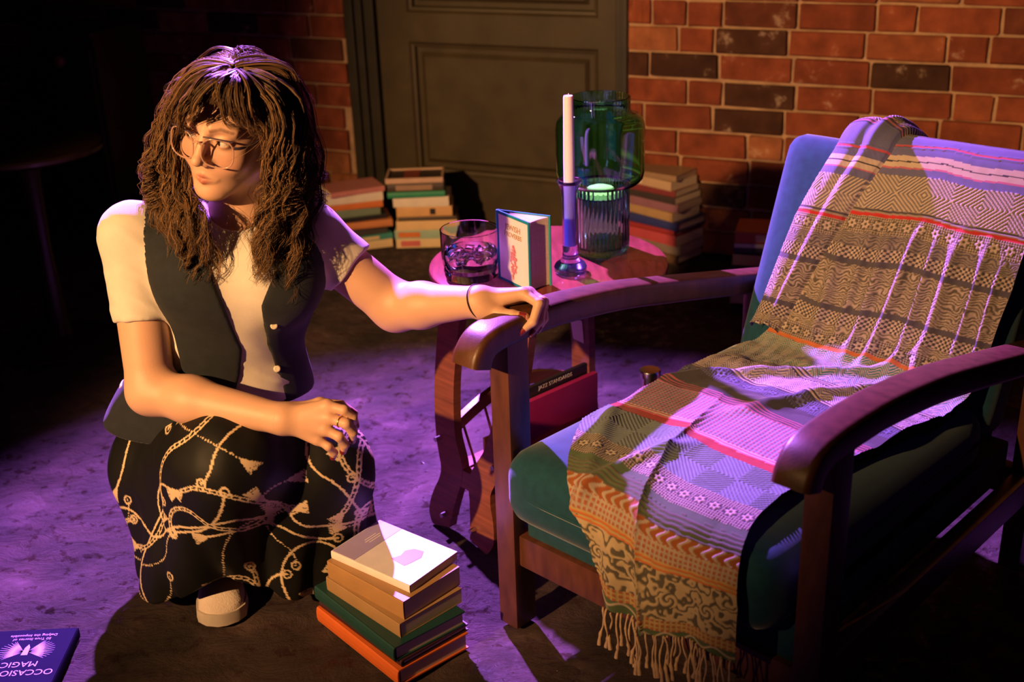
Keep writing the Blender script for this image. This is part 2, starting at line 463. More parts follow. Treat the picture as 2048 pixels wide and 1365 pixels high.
# door with two raised-and-fielded panels
def build_door():
    d = empty('door_1'); d.matrix_world = WM; tag(d, 'dark olive panelled wooden door in the brick wall', kind='structure')
    def part(name, mt, fn, parent=d):
        bm = bmesh.new(); fn(bm); return bm_obj(name, bm, mt, parent)
    T0, T1 = -0.525, 0.412
    P = [(-0.405, 0.345, 0.185, 0.68), (-0.395, 0.345, 0.785, 1.45), (-0.395, 0.345, 1.56, 1.92)]
    yf = 0.045
    def slab(bm):
        zs = [0.01] + [z for p in P for z in (p[2], p[3])] + [2.04]
        x0, x1 = -0.40, 0.345
        box(bm, ((T0 + x0) / 2, yf + 0.02, 1.02), (x0 - T0, 0.04, 2.03))
        box(bm, ((T1 + x1) / 2, yf + 0.02, 1.02), (T1 - x1, 0.04, 2.03))
        for k in range(0, len(zs), 2):
            box(bm, ((x0 + x1) / 2, yf + 0.0201, (zs[k] + zs[k + 1]) / 2), (x1 - x0 + 0.0004, 0.04, zs[k + 1] - zs[k]))
    part('stile_and_rail_frame', M['doorpaint'], slab)
    for (a, b_, c, e) in P:
        def pan(bm):
            a1, b1 = -0.40, 0.345
            loops = [(0.0, 0.000), (0.008, 0.008), (0.018, 0.010), (0.022, 0.026), (0.040, 0.026), (0.055, 0.014), (0.30, 0.014)]
            prev = None
            for ins, dep in loops[:-1]:
                vs = [bm.verts.new(p) for p in ((a1 + ins, yf + dep, c + ins), (b1 - ins, yf + dep, c + ins), (b1 - ins, yf + dep, e - ins), (a1 + ins, yf + dep, e - ins))]
                if prev:
                    for i in range(4):
                        bm.faces.new((prev[i], prev[(i + 1) % 4], vs[(i + 1) % 4], vs[i]))
                prev = vs
            bm.faces.new(prev)
        part('panel', M['doorpaint'], pan)
    def mould(bm, x0, x1):
        s = 1 if x1 > x0 else -1
        steps = [(0.0, 0.35, -0.012), (0.35, 0.62, 0.004), (0.62, 1.0, 0.022)]
        for f0, f1, yy in steps:
            xa = x0 + (x1 - x0) * f0; xb = x0 + (x1 - x0) * f1
            box(bm, ((xa + xb) / 2, yy + 0.05, 1.05), (abs(xb - xa), 0.1, 2.1), bevel=0.003)
    part('jamb', M['framepaint'], lambda bm: mould(bm, DT0, T0 - 0.004))
    part('jamb', M['framepaint'], lambda bm: mould(bm, DT1, T1 + 0.004))
    part('head_casing', M['framepaint'], lambda bm: box(bm, ((T0 + T1) / 2, 0.04, 2.09), (DT1 - DT0, 0.1, 0.09), bevel=0.004))
    part('threshold', M['framepaint'], lambda bm: box(bm, ((T0 + T1) / 2, 0.06, 0.004), (DT1 - DT0, 0.12, 0.012)))
build_door()

# ================================================================== ARMCHAIR
CD = np.array([0.70, 0.714, 0.0]); CW = np.array([0.714, -0.70, 0.0]); CE = np.array([-0.05, 1.895, 0.0])
def CH(a, s, z): return CE + a * CW + s * CD + np.array([0, 0, z])
def sweep_side(path, a0, a1, th, nseg=60, rnd=0.010):
    """beam bent in the side plane of the chair: path of (s,z), thickness th, width a0..a1"""
    P = catmull(path, nseg)
    T = np.gradient(P, axis=0); T /= np.linalg.norm(T, axis=1)[:, None]
    Nn = np.stack([-T[:, 1], T[:, 0]], 1)
    w = (a1 - a0) / 2; h = th / 2; c = (a0 + a1) / 2
    prof = []
    for (sx, sy, ang0) in ((1, 1, 0), (-1, 1, 90), (-1, -1, 180), (1, -1, 270)):
        for k in range(4):
            t = math.radians(ang0 + 30 * k)
            prof.append((sx * (w - rnd) + rnd * math.cos(t), sy * (h - rnd) + rnd * math.sin(t)))
    n = len(prof); V = []; Fc = []
    for i in range(nseg):
        for (pa, pn) in prof:
            s, z = P[i] + Nn[i] * pn
            V.append(CH(c + pa, s, z))
    for i in range(nseg - 1):
        for k in range(n):
            k2 = (k + 1) % n
            Fc.append((i * n + k, i * n + k2, (i + 1) * n + k2, (i + 1) * n + k))
    Fc.append(tuple(range(n))); Fc.append(tuple(range((nseg - 1) * n, nseg * n))[::-1])
    return V, Fc
CR = Matrix(((CW[0], CD[0], 0), (CW[1], CD[1], 0), (0, 0, 1)))
def chbox(name, a0, a1, s0, s1, z0, z1, mt, parent, bevel=0.006):
    o = box_obj(name, tuple(CH((a0 + a1) / 2, (s0 + s1) / 2, (z0 + z1) / 2)), (a1 - a0, s1 - s0, z1 - z0), mt, None, bevel, CR)
    return adopt(autosmooth(o, 50), parent)
def fix(o, ang=45):
    bm = bmesh.new(); bm.from_mesh(o.data); bmesh.ops.recalc_face_normals(bm, faces=bm.faces); bm.to_mesh(o.data); bm.free()
    return autosmooth(o, ang)

def build_chair():
    c = empty('armchair', tuple(CH(0.34, 0.40, 0)), 0, 'vintage armchair with curved wooden arms and teal velvet cushions', 'armchair')
    path = [(-0.058, 0.560), (-0.050, 0.580), (-0.028, 0.597), (0.02, 0.602), (0.09, 0.601), (0.17, 0.595), (0.32, 0.573), (0.47, 0.541), (0.62, 0.507), (0.86, 0.452)]
    for (a0, a1) in ((0.0, 0.060), (0.620, 0.680)):
        V, Fc = sweep_side(path, a0, a1, 0.046, 70)
        adopt(fix(mesh_obj('arm', V, Fc, M['chairwood'])), c)
        m_ = (a0 + a1) / 2
        chbox('front_leg', m_ - 0.023, m_ + 0.023, 0.005, 0.058, 0.0, 0.588, M['chairwood'], c)
        chbox('back_leg', m_ - 0.021, m_ + 0.021, 0.79, 0.84, 0.0, 0.468, M['chairwood'], c)
        chbox('side_rail', m_ - 0.016, m_ + 0.016, 0.055, 0.795, 0.155, 0.215, M['chairwood'], c)
    chbox('front_rail', 0.05, 0.63, 0.018, 0.046, 0.135, 0.200, M['chairwood'], c)
    chbox('back_rail', 0.05, 0.63, 0.80, 0.83, 0.155, 0.215, M['chairwood'], c)
    chbox('seat_base', 0.062, 0.618, 0.03, 0.795, 0.195, 0.275, M['velvet'], c, 0.01)
    # seat cushion
    bm = rounded_box((0.552, 0.74, 0.145), 0.052, 14)
    for v in bm.verts:
        x, y, z = v.co
        if z > 0: v.co.z += 0.012 * (1 - (x / 0.276) ** 2) * (1 - (y / 0.37) ** 2) - 0.020 * (y + 0.37) / 0.74
        v.co = Vector(CH(0.34 + v.co.x, 0.325 + v.co.y, 0.334 + v.co.z))
    o = adopt(bm_obj('seat_cushion', bm, M['velvet'], None, True), c)
    # welt round the cushion
    loop = []
    for k in range(80):
        t = 2 * math.pi * k / 80
        ct, st = math.cos(t), math.sin(t)
        e = 0.22
        loop.append(CH(0.34 + 0.276 * math.copysign(abs(ct) ** e, ct), 0.325 + 0.37 * math.copysign(abs(st) ** e, st), 0.334))
    loop.append(loop[0])
    w_ = tube_obj('welt', loop, 0.004, M['velvet'], None, 6); adopt(w_, o)
    # back cushion, leaning back
    bm = rounded_box((0.546, 0.12, 0.50), 0.040, 14)
    lean = math.atan(0.38)
    R = Matrix.Rotation(-lean, 3, 'X')
    for v in bm.verts:
        x, y, z = v.co
        if y < 0: v.co.y -= 0.010 * (1 - (x / 0.273) ** 2) * (1 - (z / 0.25) ** 2)
        p = R @ v.co
        # front face centre-line at s=.664 for z=.37
        zc = 0.545
        v.co = Vector(CH(0.343 + p.x, 0.664 + 0.38 * (zc - 0.37) + 0.060 / math.cos(lean) + p.y, zc + p.z))
    adopt(bm_obj('back_cushion', bm, M['velvet'], None, True), c)
    # wooden stiles that carry the back, and a top rail behind the cushion
    for a in (0.11, 0.57):
        p0 = CH(a, 0.77, 0.20); p1 = CH(a, 0.90, 0.76)
        adopt(tube_obj('back_stile', [p0, (p0 + p1) / 2, p1], 0.014, M['chairwood'], None, 10), c)
    # small paper swing tag hanging under the seat
    t0 = CH(0.062, 0.10, 0.155)
    V = [CH(0.058, 0.086, 0.150), CH(0.058, 0.106, 0.153), CH(0.058, 0.110, 0.118), CH(0.058, 0.090, 0.115)]
    V += [v + CW * 0.0008 for v in V]
    adopt(mesh_obj('paper_tag', V, [(0, 1, 2, 3), (7, 6, 5, 4), (0, 4, 5, 1), (1, 5, 6, 2), (2, 6, 7, 3), (3, 7, 4, 0)], M['white']), c)
    return c
build_chair()

# ================================================================== ROUND SIDE TABLE with magazine rack
TC = np.array([0.085, 2.485]); TZ = 0.512; TR = 0.262
TN = np.array([0.741, 0.671]); TE = np.array([0.671, -0.741])      # rack axis, panel axis
TB = np.array([-0.116, 2.335]); NF = 0.335
def RP(e, n, z):
    p = TB + TE * e + TN * n; return np.array([p[0], p[1], z])
def build_table():
    t = empty('side_table', (TC[0], TC[1], 0), 0, 'round red-brown wooden side table with curved lyre legs and magazine rack', 'table')
    prof = [(0.0, TZ - 0.022), (TR - 0.012, TZ - 0.022), (TR - 0.002, TZ - 0.017), (TR, TZ - 0.010), (TR - 0.002, TZ - 0.003), (TR - 0.008, TZ), (0.0, TZ)]
    adopt(lathe_obj('table_top', prof, M['tabletop'], None, 96, (TC[0], TC[1], 0), ang=35), t)
    # lyre-shaped near panel: two curved plank legs and a cross piece; one plank leg at the far side
    prof = [(0.000, 0.492), (0.000, 0.40), (0.006, 0.30), (0.026, 0.205), (0.056, 0.140), (0.052, 0.100), (0.040, 0.060), (0.036, 0.030), (0.046, 0.002)]
    wid = [0.066, 0.064, 0.062, 0.062, 0.070, 0.064, 0.072, 0.076, 0.050]
    C2 = catmull(prof, 46); Wd = np.interp(np.linspace(0, 1, 46), np.linspace(0, 1, len(wid)), wid)
    def plank(e0, sgn, n0, splay, C2, Wd, name='leg'):
        T = np.gradient(C2, axis=0); T /= np.linalg.norm(T, axis=1)[:, None]; Nn = np.stack([-T[:, 1], T[:, 0]], 1)
        V = []; Fc = []
        for i in range(len(C2)):
            for (k, dn) in ((-1, -0.010), (1, -0.010), (1, 0.010), (-1, 0.010)):
                e, z = C2[i] + Nn[i] * k * Wd[i] / 2
                z = max(z, 0.0); V.append(RP(e0 + sgn * e, n0 + dn + splay * (0.49 - z), z))
        m = len(C2)
        for i in range(m - 1):
            for k in range(4):
                k2 = (k + 1) % 4
                Fc.append((i * 4 + k, i * 4 + k2, (i + 1) * 4 + k2, (i + 1) * 4 + k))
        Fc += [(0, 1, 2, 3), tuple((m - 1) * 4 + k for k in (3, 2, 1, 0))]
        return adopt(fix(mesh_obj(name, V, Fc, M['wood']), 40), t)
    SP = -0.20
    for (e0, sgn) in ((0.0, 1), (0.205, -1)):
        lg = plank(e0, sgn, 0.0, SP, C2, Wd)
        for (e, z) in ((0.012, 0.195), (0.056, 0.040)):
            p0 = RP(e0 + sgn * e, SP * (0.49 - z) - 0.006, z); p1 = RP(e0 + sgn * e, SP * (0.49 - z) - 0.026, z)
            adopt(tube_obj('screw_head', [p0, p1], 0.0055, M['steel'], None, 10), lg)
    # dished cross piece closing the lyre
    V = []; Fc = []
    xs = np.linspace(0.045, 0.160, 25)
    for x in xs:
        u_ = (x - 0.1025) / 0.0575
        zt = 0.148 + 0.022 * u_ * u_; zb = 0.112 - 0.014 * u_ * u_
        for (z, dn) in ((zt, -0.0095), (zt, 0.0095), (zb, 0.0095), (zb, -0.0095)): V.append(RP(x, dn + SP * (0.49 - z), z))
    for i in range(24):
        for k in range(4):
            k2 = (k + 1) % 4
            Fc.append((i * 4 + k, i * 4 + k2, (i + 1) * 4 + k2, (i + 1) * 4 + k))
    Fc += [(0, 1, 2, 3), (96 + 3, 96 + 2, 96 + 1, 96)]
    adopt(fix(mesh_obj('cross_piece', V, Fc, M['wood']), 40), t)
    far = catmull([(0.0, 0.492), (0.004, 0.40), (0.004, 0.30), (0.0, 0.20), (0.004, 0.10), (0.0, 0.002)], 30)
    plank(0.030, 1, NF, 0.06, far, np.interp(np.linspace(0, 1, 30), [0, 0.5, 1], [0.062, 0.056, 0.060]))
    # the rack: arched rails on spindles, above a slatted floor
    for (e0, e1, zr, ar) in ((0.018, 0.012, 0.205, 0.050), (0.160, 0.150, 0.160, 0.012)):
        pts = [RP(e0 + (e1 - e0) * f, -0.045 + (NF + 0.03) * f, zr + ar * math.sin(math.pi * f)) for f in np.linspace(0, 1, 24)]
        V = []; Fc = []
        for p in pts:
            for (de, dz) in ((-0.008, -0.014), (0.008, -0.014), (0.008, 0.014), (-0.008, 0.014)):
                V.append(p + np.array([*(TE * de), dz]))
        for i in range(len(pts) - 1):
            for k in range(4):
                k2 = (k + 1) % 4
                Fc.append((i * 4 + k, i * 4 + k2, (i + 1) * 4 + k2, (i + 1) * 4 + k))
        Fc += [(0, 1, 2, 3), tuple((len(pts) - 1) * 4 + k for k in (3, 2, 1, 0))]
        adopt(fix(mesh_obj('rack_rail', V, Fc, M['wood']), 40), t)
        for f in (0.12, 0.3, 0.5, 0.7, 0.88):
            p = pts[int(f * 23)]
            adopt(tube_obj('spindle', [p, RP(0.086 + (e0 - 0.086) * 0.72, -0.045 + (NF + 0.03) * f, 0.128)], 0.003, M['wood'], None, 8), t)
    RM = Matrix(((TE[0], TN[0], 0), (TE[1], TN[1], 0), (0, 0, 1)))
    for k in range(3):
        adopt(autosmooth(box_obj('rack_slat', tuple(RP(0.042 + 0.044 * k, NF / 2 - 0.03, 0.124)), (0.036, NF + 0.05, 0.010), M['wood'], None, 0.002, RM)), t)
    # price tag stuck on the far leg
    q = [RP(0.030 + e, NF - 0.0112 + 0.06 * (0.49 - z), z) for (e, z) in ((-0.022, 0.352), (0.016, 0.352), (0.018, 0.296), (-0.016, 0.299))]
    q += [p - np.array([*(TN * 0.0008), 0]) for p in q]
    tg = mesh_obj('price_tag', q, [(0, 1, 2, 3), (7, 6, 5, 4), (0, 4, 5, 1), (1, 5, 6, 2), (2, 6, 7, 3), (3, 7, 4, 0)], M['white']); adopt(tg, t)
    tag(tg, 'small white paper price tag')
build_table()

# ------------------------------------------------------------------ lettering
def text_obj(name, s, size, mt, loc, rot, parent, align='CENTER', extr=0.0002, sx=1.0, spacing=1.0):
    cu = bpy.data.curves.new(name, 'FONT'); cu.body = s; cu.size = size; cu.align_x = align; cu.align_y = 'CENTER'
    cu.extrude = extr; cu.resolution_u = 3; cu.space_character = spacing
    o = bpy.data.objects.new('tmp', cu); col.objects.link(o)
    dg = bpy.context.evaluated_depsgraph_get(); dg.update()
    me = bpy.data.meshes.new_from_object(o.evaluated_get(dg))
    bpy.data.objects.remove(o); bpy.data.curves.remove(cu)
    me.materials.clear(); me.materials.append(mt)
    t = bpy.data.objects.new(name, me); col.objects.link(t)
    t.parent = parent; t.location = loc; t.rotation_euler = rot; t.scale = (sx, 1, 1)
    return t

_cov = {}
def cover_mat(c, rough=0.45):
    k = tuple(round(x, 3) for x in c) + (rough,)
    if k not in _cov: _cov[k] = mat('book_cover', c, rough, var=0.06, scale=25)
    return _cov[k]

def book(name, loc, rz, L, W, T, c, label, group=None, spine_side=-1, hard=False, tilt=0.0, pages=None, band=None, label_c=None):
    """closed book lying flat. L along local x (spine length), W along y; spine at y = spine_side*W/2"""
    b = empty(name, loc, rz, label, 'book', group)
    b.rotation_euler = (tilt, 0, rz)
    ct = 0.0028 if hard else 0.0009; ov = 0.003 if hard else 0.0
    mt = cover_mat(c)
    bm = bmesh.new(); ys = spine_side * W / 2
    box(bm, (0, 0, ct / 2), (L, W, ct)); box(bm, (0, 0, T - ct / 2), (L, W, ct))
    n = 5; pr = []
    for k in range(n + 1):
        t = -math.pi / 2 + math.pi * k / n
        pr.append((ys + spine_side * (0.0012 + (0.004 if hard else 0.0012) * math.cos(t)) , T / 2 + T / 2 * math.sin(t) * 1.0))
    prev = None
    for (y, z) in pr:
        vs = [bm.verts.new((-L / 2, y, z)), bm.verts.new((L / 2, y, z)), bm.verts.new((L / 2, y - spine_side * ct, min(max(z, ct), T - ct))), bm.verts.new((-L / 2, y - spine_side * ct, min(max(z, ct), T - ct)))]
        if prev:
            for i in range(4): bm.faces.new((prev[i], prev[(i + 1) % 4], vs[(i + 1) % 4], vs[i]))
        else: bm.faces.new(vs)
        prev = vs
    bm.faces.new(prev[::-1])
    bmesh.ops.recalc_face_normals(bm, faces=bm.faces)
    cov = bm_obj('cover', bm, mt, b)
    bm = bmesh.new()
    box(bm, (0, -spine_side * (0.0005), T / 2), (L - 2 * ov - 0.0012, W - 2 * ov - 0.0016, T - 2 * ct + 0.0002))
    bm_obj('page_block', bm, pages or M['paper'], b)
    if band is not None:      # printed panel on the spine
        x0, x1, bc = band
        bm = bmesh.new(); box(bm, ((x0 + x1) / 2, ys + spine_side * (0.0056 if hard else 0.0028), T / 2), (x1 - x0, 0.0006, T * 0.62))
        bm_obj('spine_label', bm, cover_mat(bc), cov)
    return b

# ================================================================== THINGS ON THE TABLE
def tpx(x, y): return atz(x, y, TZ)
# tumbler of water with cut facets at the bottom
def build_tumbler():
    p = tpx(943, 552)
    t = empty('glass_tumbler', tuple(p), 0, 'wide clear glass tumbler half full of water on the round table', 'glass')
    r = 0.0625
    fac = lambda i, a: 1 - (0.05 * abs(math.sin(3.5 * a)) if i in (1, 2, 3) else 0.0)
    prof = [(0.0, 0.001), (r * 0.90, 0.001), (r * 0.965, 0.012), (r * 0.98, 0.028), (r * 0.985, 0.045), (r, 0.105), (r - 0.0012, 0.1062), (r - 0.0028, 0.105), (r - 0.004, 0.046), (r - 0.009, 0.026), (r - 0.018, 0.016), (0.0, 0.013)]
    lathe_obj('glass_body', prof, M['clearglass'], t, 84, ripple=lambda i, a: fac(i, a), ang=25)
    w = [(0.0, 0.0138), (r - 0.0178, 0.0168), (r - 0.0088, 0.0268), (r - 0.0044, 0.048), (r - 0.0043, 0.058), (0.0, 0.058)]
    lathe_obj('water', w, M['water'], t, 64, ang=30)
    for k in range(5):
        bm = bmesh.new(); box(bm, (0, 0, 0), (0.022, 0.02, 0.017), bevel=0.004)
        for v in bm.verts: v.co += Vector([random.gauss(0, 0.0012) for _ in range(3)])
        o = bm_obj('ice_cube', bm, M['clearglass'], t, True)
        a = k * 1.256 + 0.4; o.location = (0.026 * math.cos(a), 0.026 * math.sin(a), 0.049); o.rotation_euler = (random.random(), random.random(), a)
build_tumbler()

# small hardback standing half open
def build_proverbs():
    sp = tpx(1001, 556); fr = tpx(1063, 586); bk = tpx(1103, 571)
    sp[2] = fr[2] = bk[2] = TZ
    hgt = 0.150
    b = empty('standing_book', tuple(sp), 0, 'small teal-edged hardback standing half open on the round table', 'book')
    teal = cover_mat((0.01, 0.25, 0.27)); cream = mat('cream_print', (0.80, 0.74, 0.58), 0.55, var=0.03)
    def board(name, p0, p1, th, z0, z1, mt, parent, off=0.0):
        d = (p1 - p0); L = np.linalg.norm(d); d /= L; n = np.array([-d[1], d[0], 0])
        V = []
        for z in (z0, z1):
            for (q, o_) in ((p0, off), (p1, off), (p1, off + th), (p0, off + th)): V.append(q + n * o_ + np.array([0, 0, z]))
        return adopt(mesh_obj(name, V, [(0, 3, 2, 1), (4, 5, 6, 7), (0, 1, 5, 4), (1, 2, 6, 5), (2, 3, 7, 6), (3, 0, 4, 7)], mt), parent)
    board('front_cover', sp, fr, 0.0026, 0.0, hgt, teal, b, -0.0026)
    board('back_cover', sp, bk, 0.0026, 0.0, hgt, teal, b)
    adopt(tube_obj('spine', [sp + np.array([0, 0, 0.0]), sp + np.array([0, 0, hgt / 2]), sp + np.array([0, 0, hgt])], 0.0045, teal, None, 12), b)
    # printed cover panel
    d = (fr - sp); L = np.linalg.norm(d); d = d / L; nrm = np.array([d[1], -d[0], 0])
    q0 = sp + d * 0.006; q1 = fr - d * 0.004
    pan = board('cover_print', q0, q1, 0.0006, 0.006, hgt - 0.006, cream, b, -0.0032)
    # pages fanned between the boards
    nsheet = 34
    for k in range(nsheet):
        f = (k + 0.5) / nsheet
        e = fr * (1 - f) + bk * f
        dd = (e - sp); Lp = np.linalg.norm(dd); dd = dd / Lp
        e2 = sp + dd * (Lp - 0.004 - 0.003 * math.sin(f * math.pi))
        if k % 1 == 0:
            s2 = sp + dd * 0.005
            board('page', s2, e2, 0.0010, 0.002, hgt - 0.003, M['paper'], b, random.uniform(-0.0003, 0.0003))
    gold = mat('gold_print', (0.42, 0.26, 0.09), 0.5, var=0.05)
    ang = math.atan2(d[1], d[0])
    def txt(s, size, z, mt, sx=1.0):
        c = (q0 + q1) / 2 + nrm * 0.0038
        o = text_obj('title_lettering', s, size, mt, (0, 0, 0), (0, 0, 0), None, sx=sx)
        o.matrix_world = Matrix.Translation((c[0], c[1], TZ + z)) @ Matrix.Rotation(ang, 4, 'Z') @ Matrix.Rotation(math.pi / 2, 4, 'X') @ Matrix.Diagonal((sx, 1, 1, 1))
        o.parent = pan
        return o
    txt('JEWISH', 0.0172, hgt - 0.027, gold, 1.0)
    txt('PROVERBS', 0.0145, hgt - 0.0425, gold, 0.92)
    # a pink drawn figure, as an abstract spray of petals
    pink = mat('pink_print', (0.62, 0.22, 0.22), 0.6, var=0.3, scale=300)
    V = []; Fc = []
    c = (q0 + q1) / 2 + nrm * 0.0036
    rr = random.Random(3)
    for k in range(70):
        tz = rr.random()
        hw = 0.012 * math.sin(math.pi * (0.12 + 0.8 * tz)) * (1.0 if tz > 0.35 else 0.6 + tz)
        u = rr.uniform(-hw, hw); z = 0.014 + 0.072 * tz; s = rr.uniform(0.0016, 0.004)
        i0 = len(V)
        for j in range(6):
            a = j * math.pi / 3 + rr.random() * 0.5
            q = c + d * (u + s * math.cos(a)) + np.array([0, 0, z + s * 1.2 * math.sin(a)]); V.append(q + nrm * 0.00002 * k)
        Fc.append(tuple(range(i0, i0 + 6)))
    f = mesh_obj('cover_drawing', V, Fc, pink); f.parent = pan
build_proverbs()

# blue glass candlestick and candle
def build_candle():
    p = tpx(1141, 545)
    cs = empty('candlestick', tuple(p), 0, 'tall cobalt blue glass candlestick on the round table', 'candlestick')
    prof = [(0.0, 0.001), (0.031, 0.001), (0.0345, 0.006), (0.035, 0.014), (0.031, 0.022), (0.021, 0.029), (0.0175, 0.036), (0.0165, 0.05), (0.016, 0.10), (0.0165, 0.165), (0.0185, 0.183), (0.0235, 0.195), (0.0265, 0.199), (0.0265, 0.203), (0.022, 0.203), (0.0145, 0.196), (0.0125, 0.18), (0.0125, 0.062), (0.0, 0.060)]
    lathe_obj('glass_stem', prof, M['blueglass'], cs, 56, ang=30)
    c = empty('candle', (p[0], p[1], TZ + 0.0612), 0, 'plain white taper candle standing in the blue candlestick', 'candle')
    prof = [(0.0, 0.0), (0.0118, 0.0), (0.0118, 0.01), (0.0116, 0.19), (0.0100, 0.312), (0.0092, 0.3155), (0.006, 0.3145), (0.0, 0.3135)]
    lathe_obj('wax', prof, M['candle'], c, 28, ang=40)
    tube_obj('wick', [(0, 0, 0.312), (0.0006, 0, 0.316), (0.001, 0.0004, 0.320)], 0.0008, M['white'], c, 6)
build_candle()

# green ribbed glass lantern: ribbed base jar, tea light, wide shade with ribbed collar
def build_lantern():
    p = tpx(1201, 500)
    l = empty('glass_lantern', tuple(p), 0, 'green ribbed glass lantern with a wide rounded shade on the round table', 'lantern')
    R1 = 0.0635; H1 = 0.150
    rib = lambda i, a: 1 + 0.034 * (abs(math.cos(21 * a)) - 0.5)
    prof = [(0.0, 0.001), (R1 * 0.93, 0.001), (R1 * 0.99, 0.008), (R1, 0.016), (R1, H1 - 0.012), (R1, H1), (R1 - 0.003, H1 + 0.001), (R1 - 0.004, H1 - 0.012), (R1 - 0.004, 0.02), (R1 - 0.009, 0.013), (0.0, 0.012)]
    lathe_obj('ribbed_jar', prof, M['greenglass'], l, 168, ripple=lambda i, a: rib(i, a) if i in (2, 3, 4, 5) else 1, ang=60)
    R2 = 0.0965; z0 = H1 + 0.0015
    prof = [(R1 + 0.002, z0), (R2 * 0.88, z0 + 0.006), (R2 * 0.97, z0 + 0.016), (R2, z0 + 0.032), (R2, z0 + 0.125), (R2 * 0.97, z0 + 0.141), (R2 * 0.88, z0 + 0.152), (0.070, z0 + 0.158), (0.0645, z0 + 0.162), (0.0645, z0 + 0.192), (0.0620, z0 + 0.193), (0.0608, z0 + 0.162), (0.066, z0 + 0.1545), (R2 * 0.86, z0 + 0.148), (R2 * 0.945, z0 + 0.138), (R2 - 0.0035, z0 + 0.124), (R2 - 0.0035, z0 + 0.033), (R2 * 0.945, z0 + 0.019), (R2 * 0.86, z0 + 0.010), (R1 + 0.0025, z0 + 0.004)]
    lathe_obj('glass_shade', prof, M['greenglass'], l, 126, closed=True, ripple=lambda i, a: 1 + 0.016 * (abs(math.cos(21 * a)) - 0.5) if i in (8, 9, 10, 11) else 1, ang=60)
    led = mat('led_candle', (0.9, 0.86, 0.6), 0.4, var=0.04)
    eb = led.node_tree.nodes['Principled BSDF']; eb.inputs['Emission Color'].default_value = (1.0, 0.86, 0.50, 1); eb.inputs['Emission Strength'].default_value = 1.6
    # tea-light dish seen through the top of the jar
    lathe_obj('tea_light', [(0.0, H1 - 0.018), (0.026, H1 - 0.018), (0.030, H1 - 0.012), (0.027, H1 - 0.008), (0.015, H1 - 0.003), (0.0, H1 - 0.002)], led, l, 40)
    lathe_obj('tea_light_plate', [(0.0, H1 - 0.022), (R1 - 0.0045, H1 - 0.022), (R1 - 0.0045, H1 - 0.0185), (0.0, H1 - 0.0185)], M['greenglass'], l, 48)
build_lantern()

# steel flask on the floor behind the chair
def build_flask():
    p = atz(1300, 742, 0.255); 
    f = empty('steel_flask', (p[0], p[1], 0), 0, 'brushed steel drinking flask with a loop cap between chair and table', 'flask')
    prof = [(0.0, 0.0), (0.034, 0.0), (0.036, 0.004), (0.036, 0.170), (0.033, 0.190), (0.024, 0.205), (0.0175, 0.212), (0.0175, 0.222), (0.0, 0.222)]
    lathe_obj('bottle_body', prof, M['steel'], f, 48, ang=40)
    prof = [(0.0, 0.218), (0.0195, 0.218), (0.0195, 0.240), (0.0235, 0.242), (0.0240, 0.254), (0.0225, 0.258), (0.0, 0.260)]
    cp = lathe_obj('screw_cap', prof, M['steel'], f, 40, ang=40)
    tube_obj('cap_loop', [(0.018 + 0.011 * math.sin(t), 0, 0.235 + 0.010 * math.cos(t)) for t in np.linspace(0, math.pi, 12)], 0.0022, M['steel'], cp, 8)
build_flask()

# magazines standing in the rack
def build_magazines():
    R = Matrix(((TE[0], TN[0], 0), (TE[1], TN[1], 0), (0, 0, 1)))
    specs = [(0.122, (0.42, 0.02, 0.16), 0.1295, 0.262, 0.013, 'magenta songbook standing spine up in the magazine rack', 0.165),
             (0.106, (0.03, 0.025, 0.035), 0.1295, 0.284, 0.010, 'black songbook with white lettering standing in the magazine rack', 0.150),
             (0.060, (0.70, 0.50, 0.12), 0.1295, 0.180, 0.006, 'yellow booklet standing low in the magazine rack', 0.06)]
    for (e, c, z0, z1, th, lab, n) in specs:
        nm = 'songbook' if 'songbook' in lab else 'booklet'
        b = empty(nm, tuple(RP(e, n, z0)), 0, lab, 'book')
        L = 0.26 if nm == 'songbook' else 0.10
        cv = autosmooth(box_obj('cover', tuple(RP(e, n, (z0 + z1) / 2)), (th, L, z1 - z0), cover_mat(c, 0.3), None, 0.0012, R)); adopt(cv, b)
        pg = box_obj('page_block', tuple(RP(e, n, (z0 + z1) / 2 - 0.001)), (th - 0.002, L + 0.0006, z1 - z0 - 0.003), M['paper'], None, 0, R); adopt(pg, b)
        if 'black' in lab:
            o = text_obj('cover_lettering', 'JAZZ STANDARDS', 0.0125, M['white'], (0, 0, 0), (0, 0, 0), None)
            p = RP(e + th / 2 + 0.0004, n + 0.030, z1 - 0.010)
            o.matrix_world = Matrix.Translation(p) @ Matrix.Rotation(math.atan2(TN[1], TN[0]), 4, 'Z') @ Matrix.Rotation(math.pi / 2, 4, 'X')
            o.parent = cv
build_magazines()

# ================================================================== BOOK PILES BY THE WALL
def pile(cx, cy, rz, specs, where, group):
    z = 0.0
    n = len(specs)
    ordn = ['top', 'second', 'third', 'fourth', 'fifth', 'sixth', 'seventh', 'eighth', 'ninth', 'tenth', 'eleventh']
    for i, s in enumerate(specs):             # bottom to top
        cname, c, T, L, W, dx, dy, dr, hard = s[:9]
        band = s[9] if len(s) > 9 else None
        k = n - 1 - i
        pos = 'lying on top of' if k == 0 else (ordn[k] + ' from the top of' if i > 0 else 'at the bottom of')
        lab = f'{cname} {"hardback" if hard else "paperback"} {pos} the {where}'
        book('hardback_book' if hard else 'paperback_book', (cx + dx, cy + dy, z), rz + dr, L, W, T, c, lab, group, -1, hard, band=band)
        z += T + 0.0003
R_, G_, B_ = (0.45, 0.05, 0.03), (0.03, 0.24, 0.13), (0.03, 0.04, 0.2)
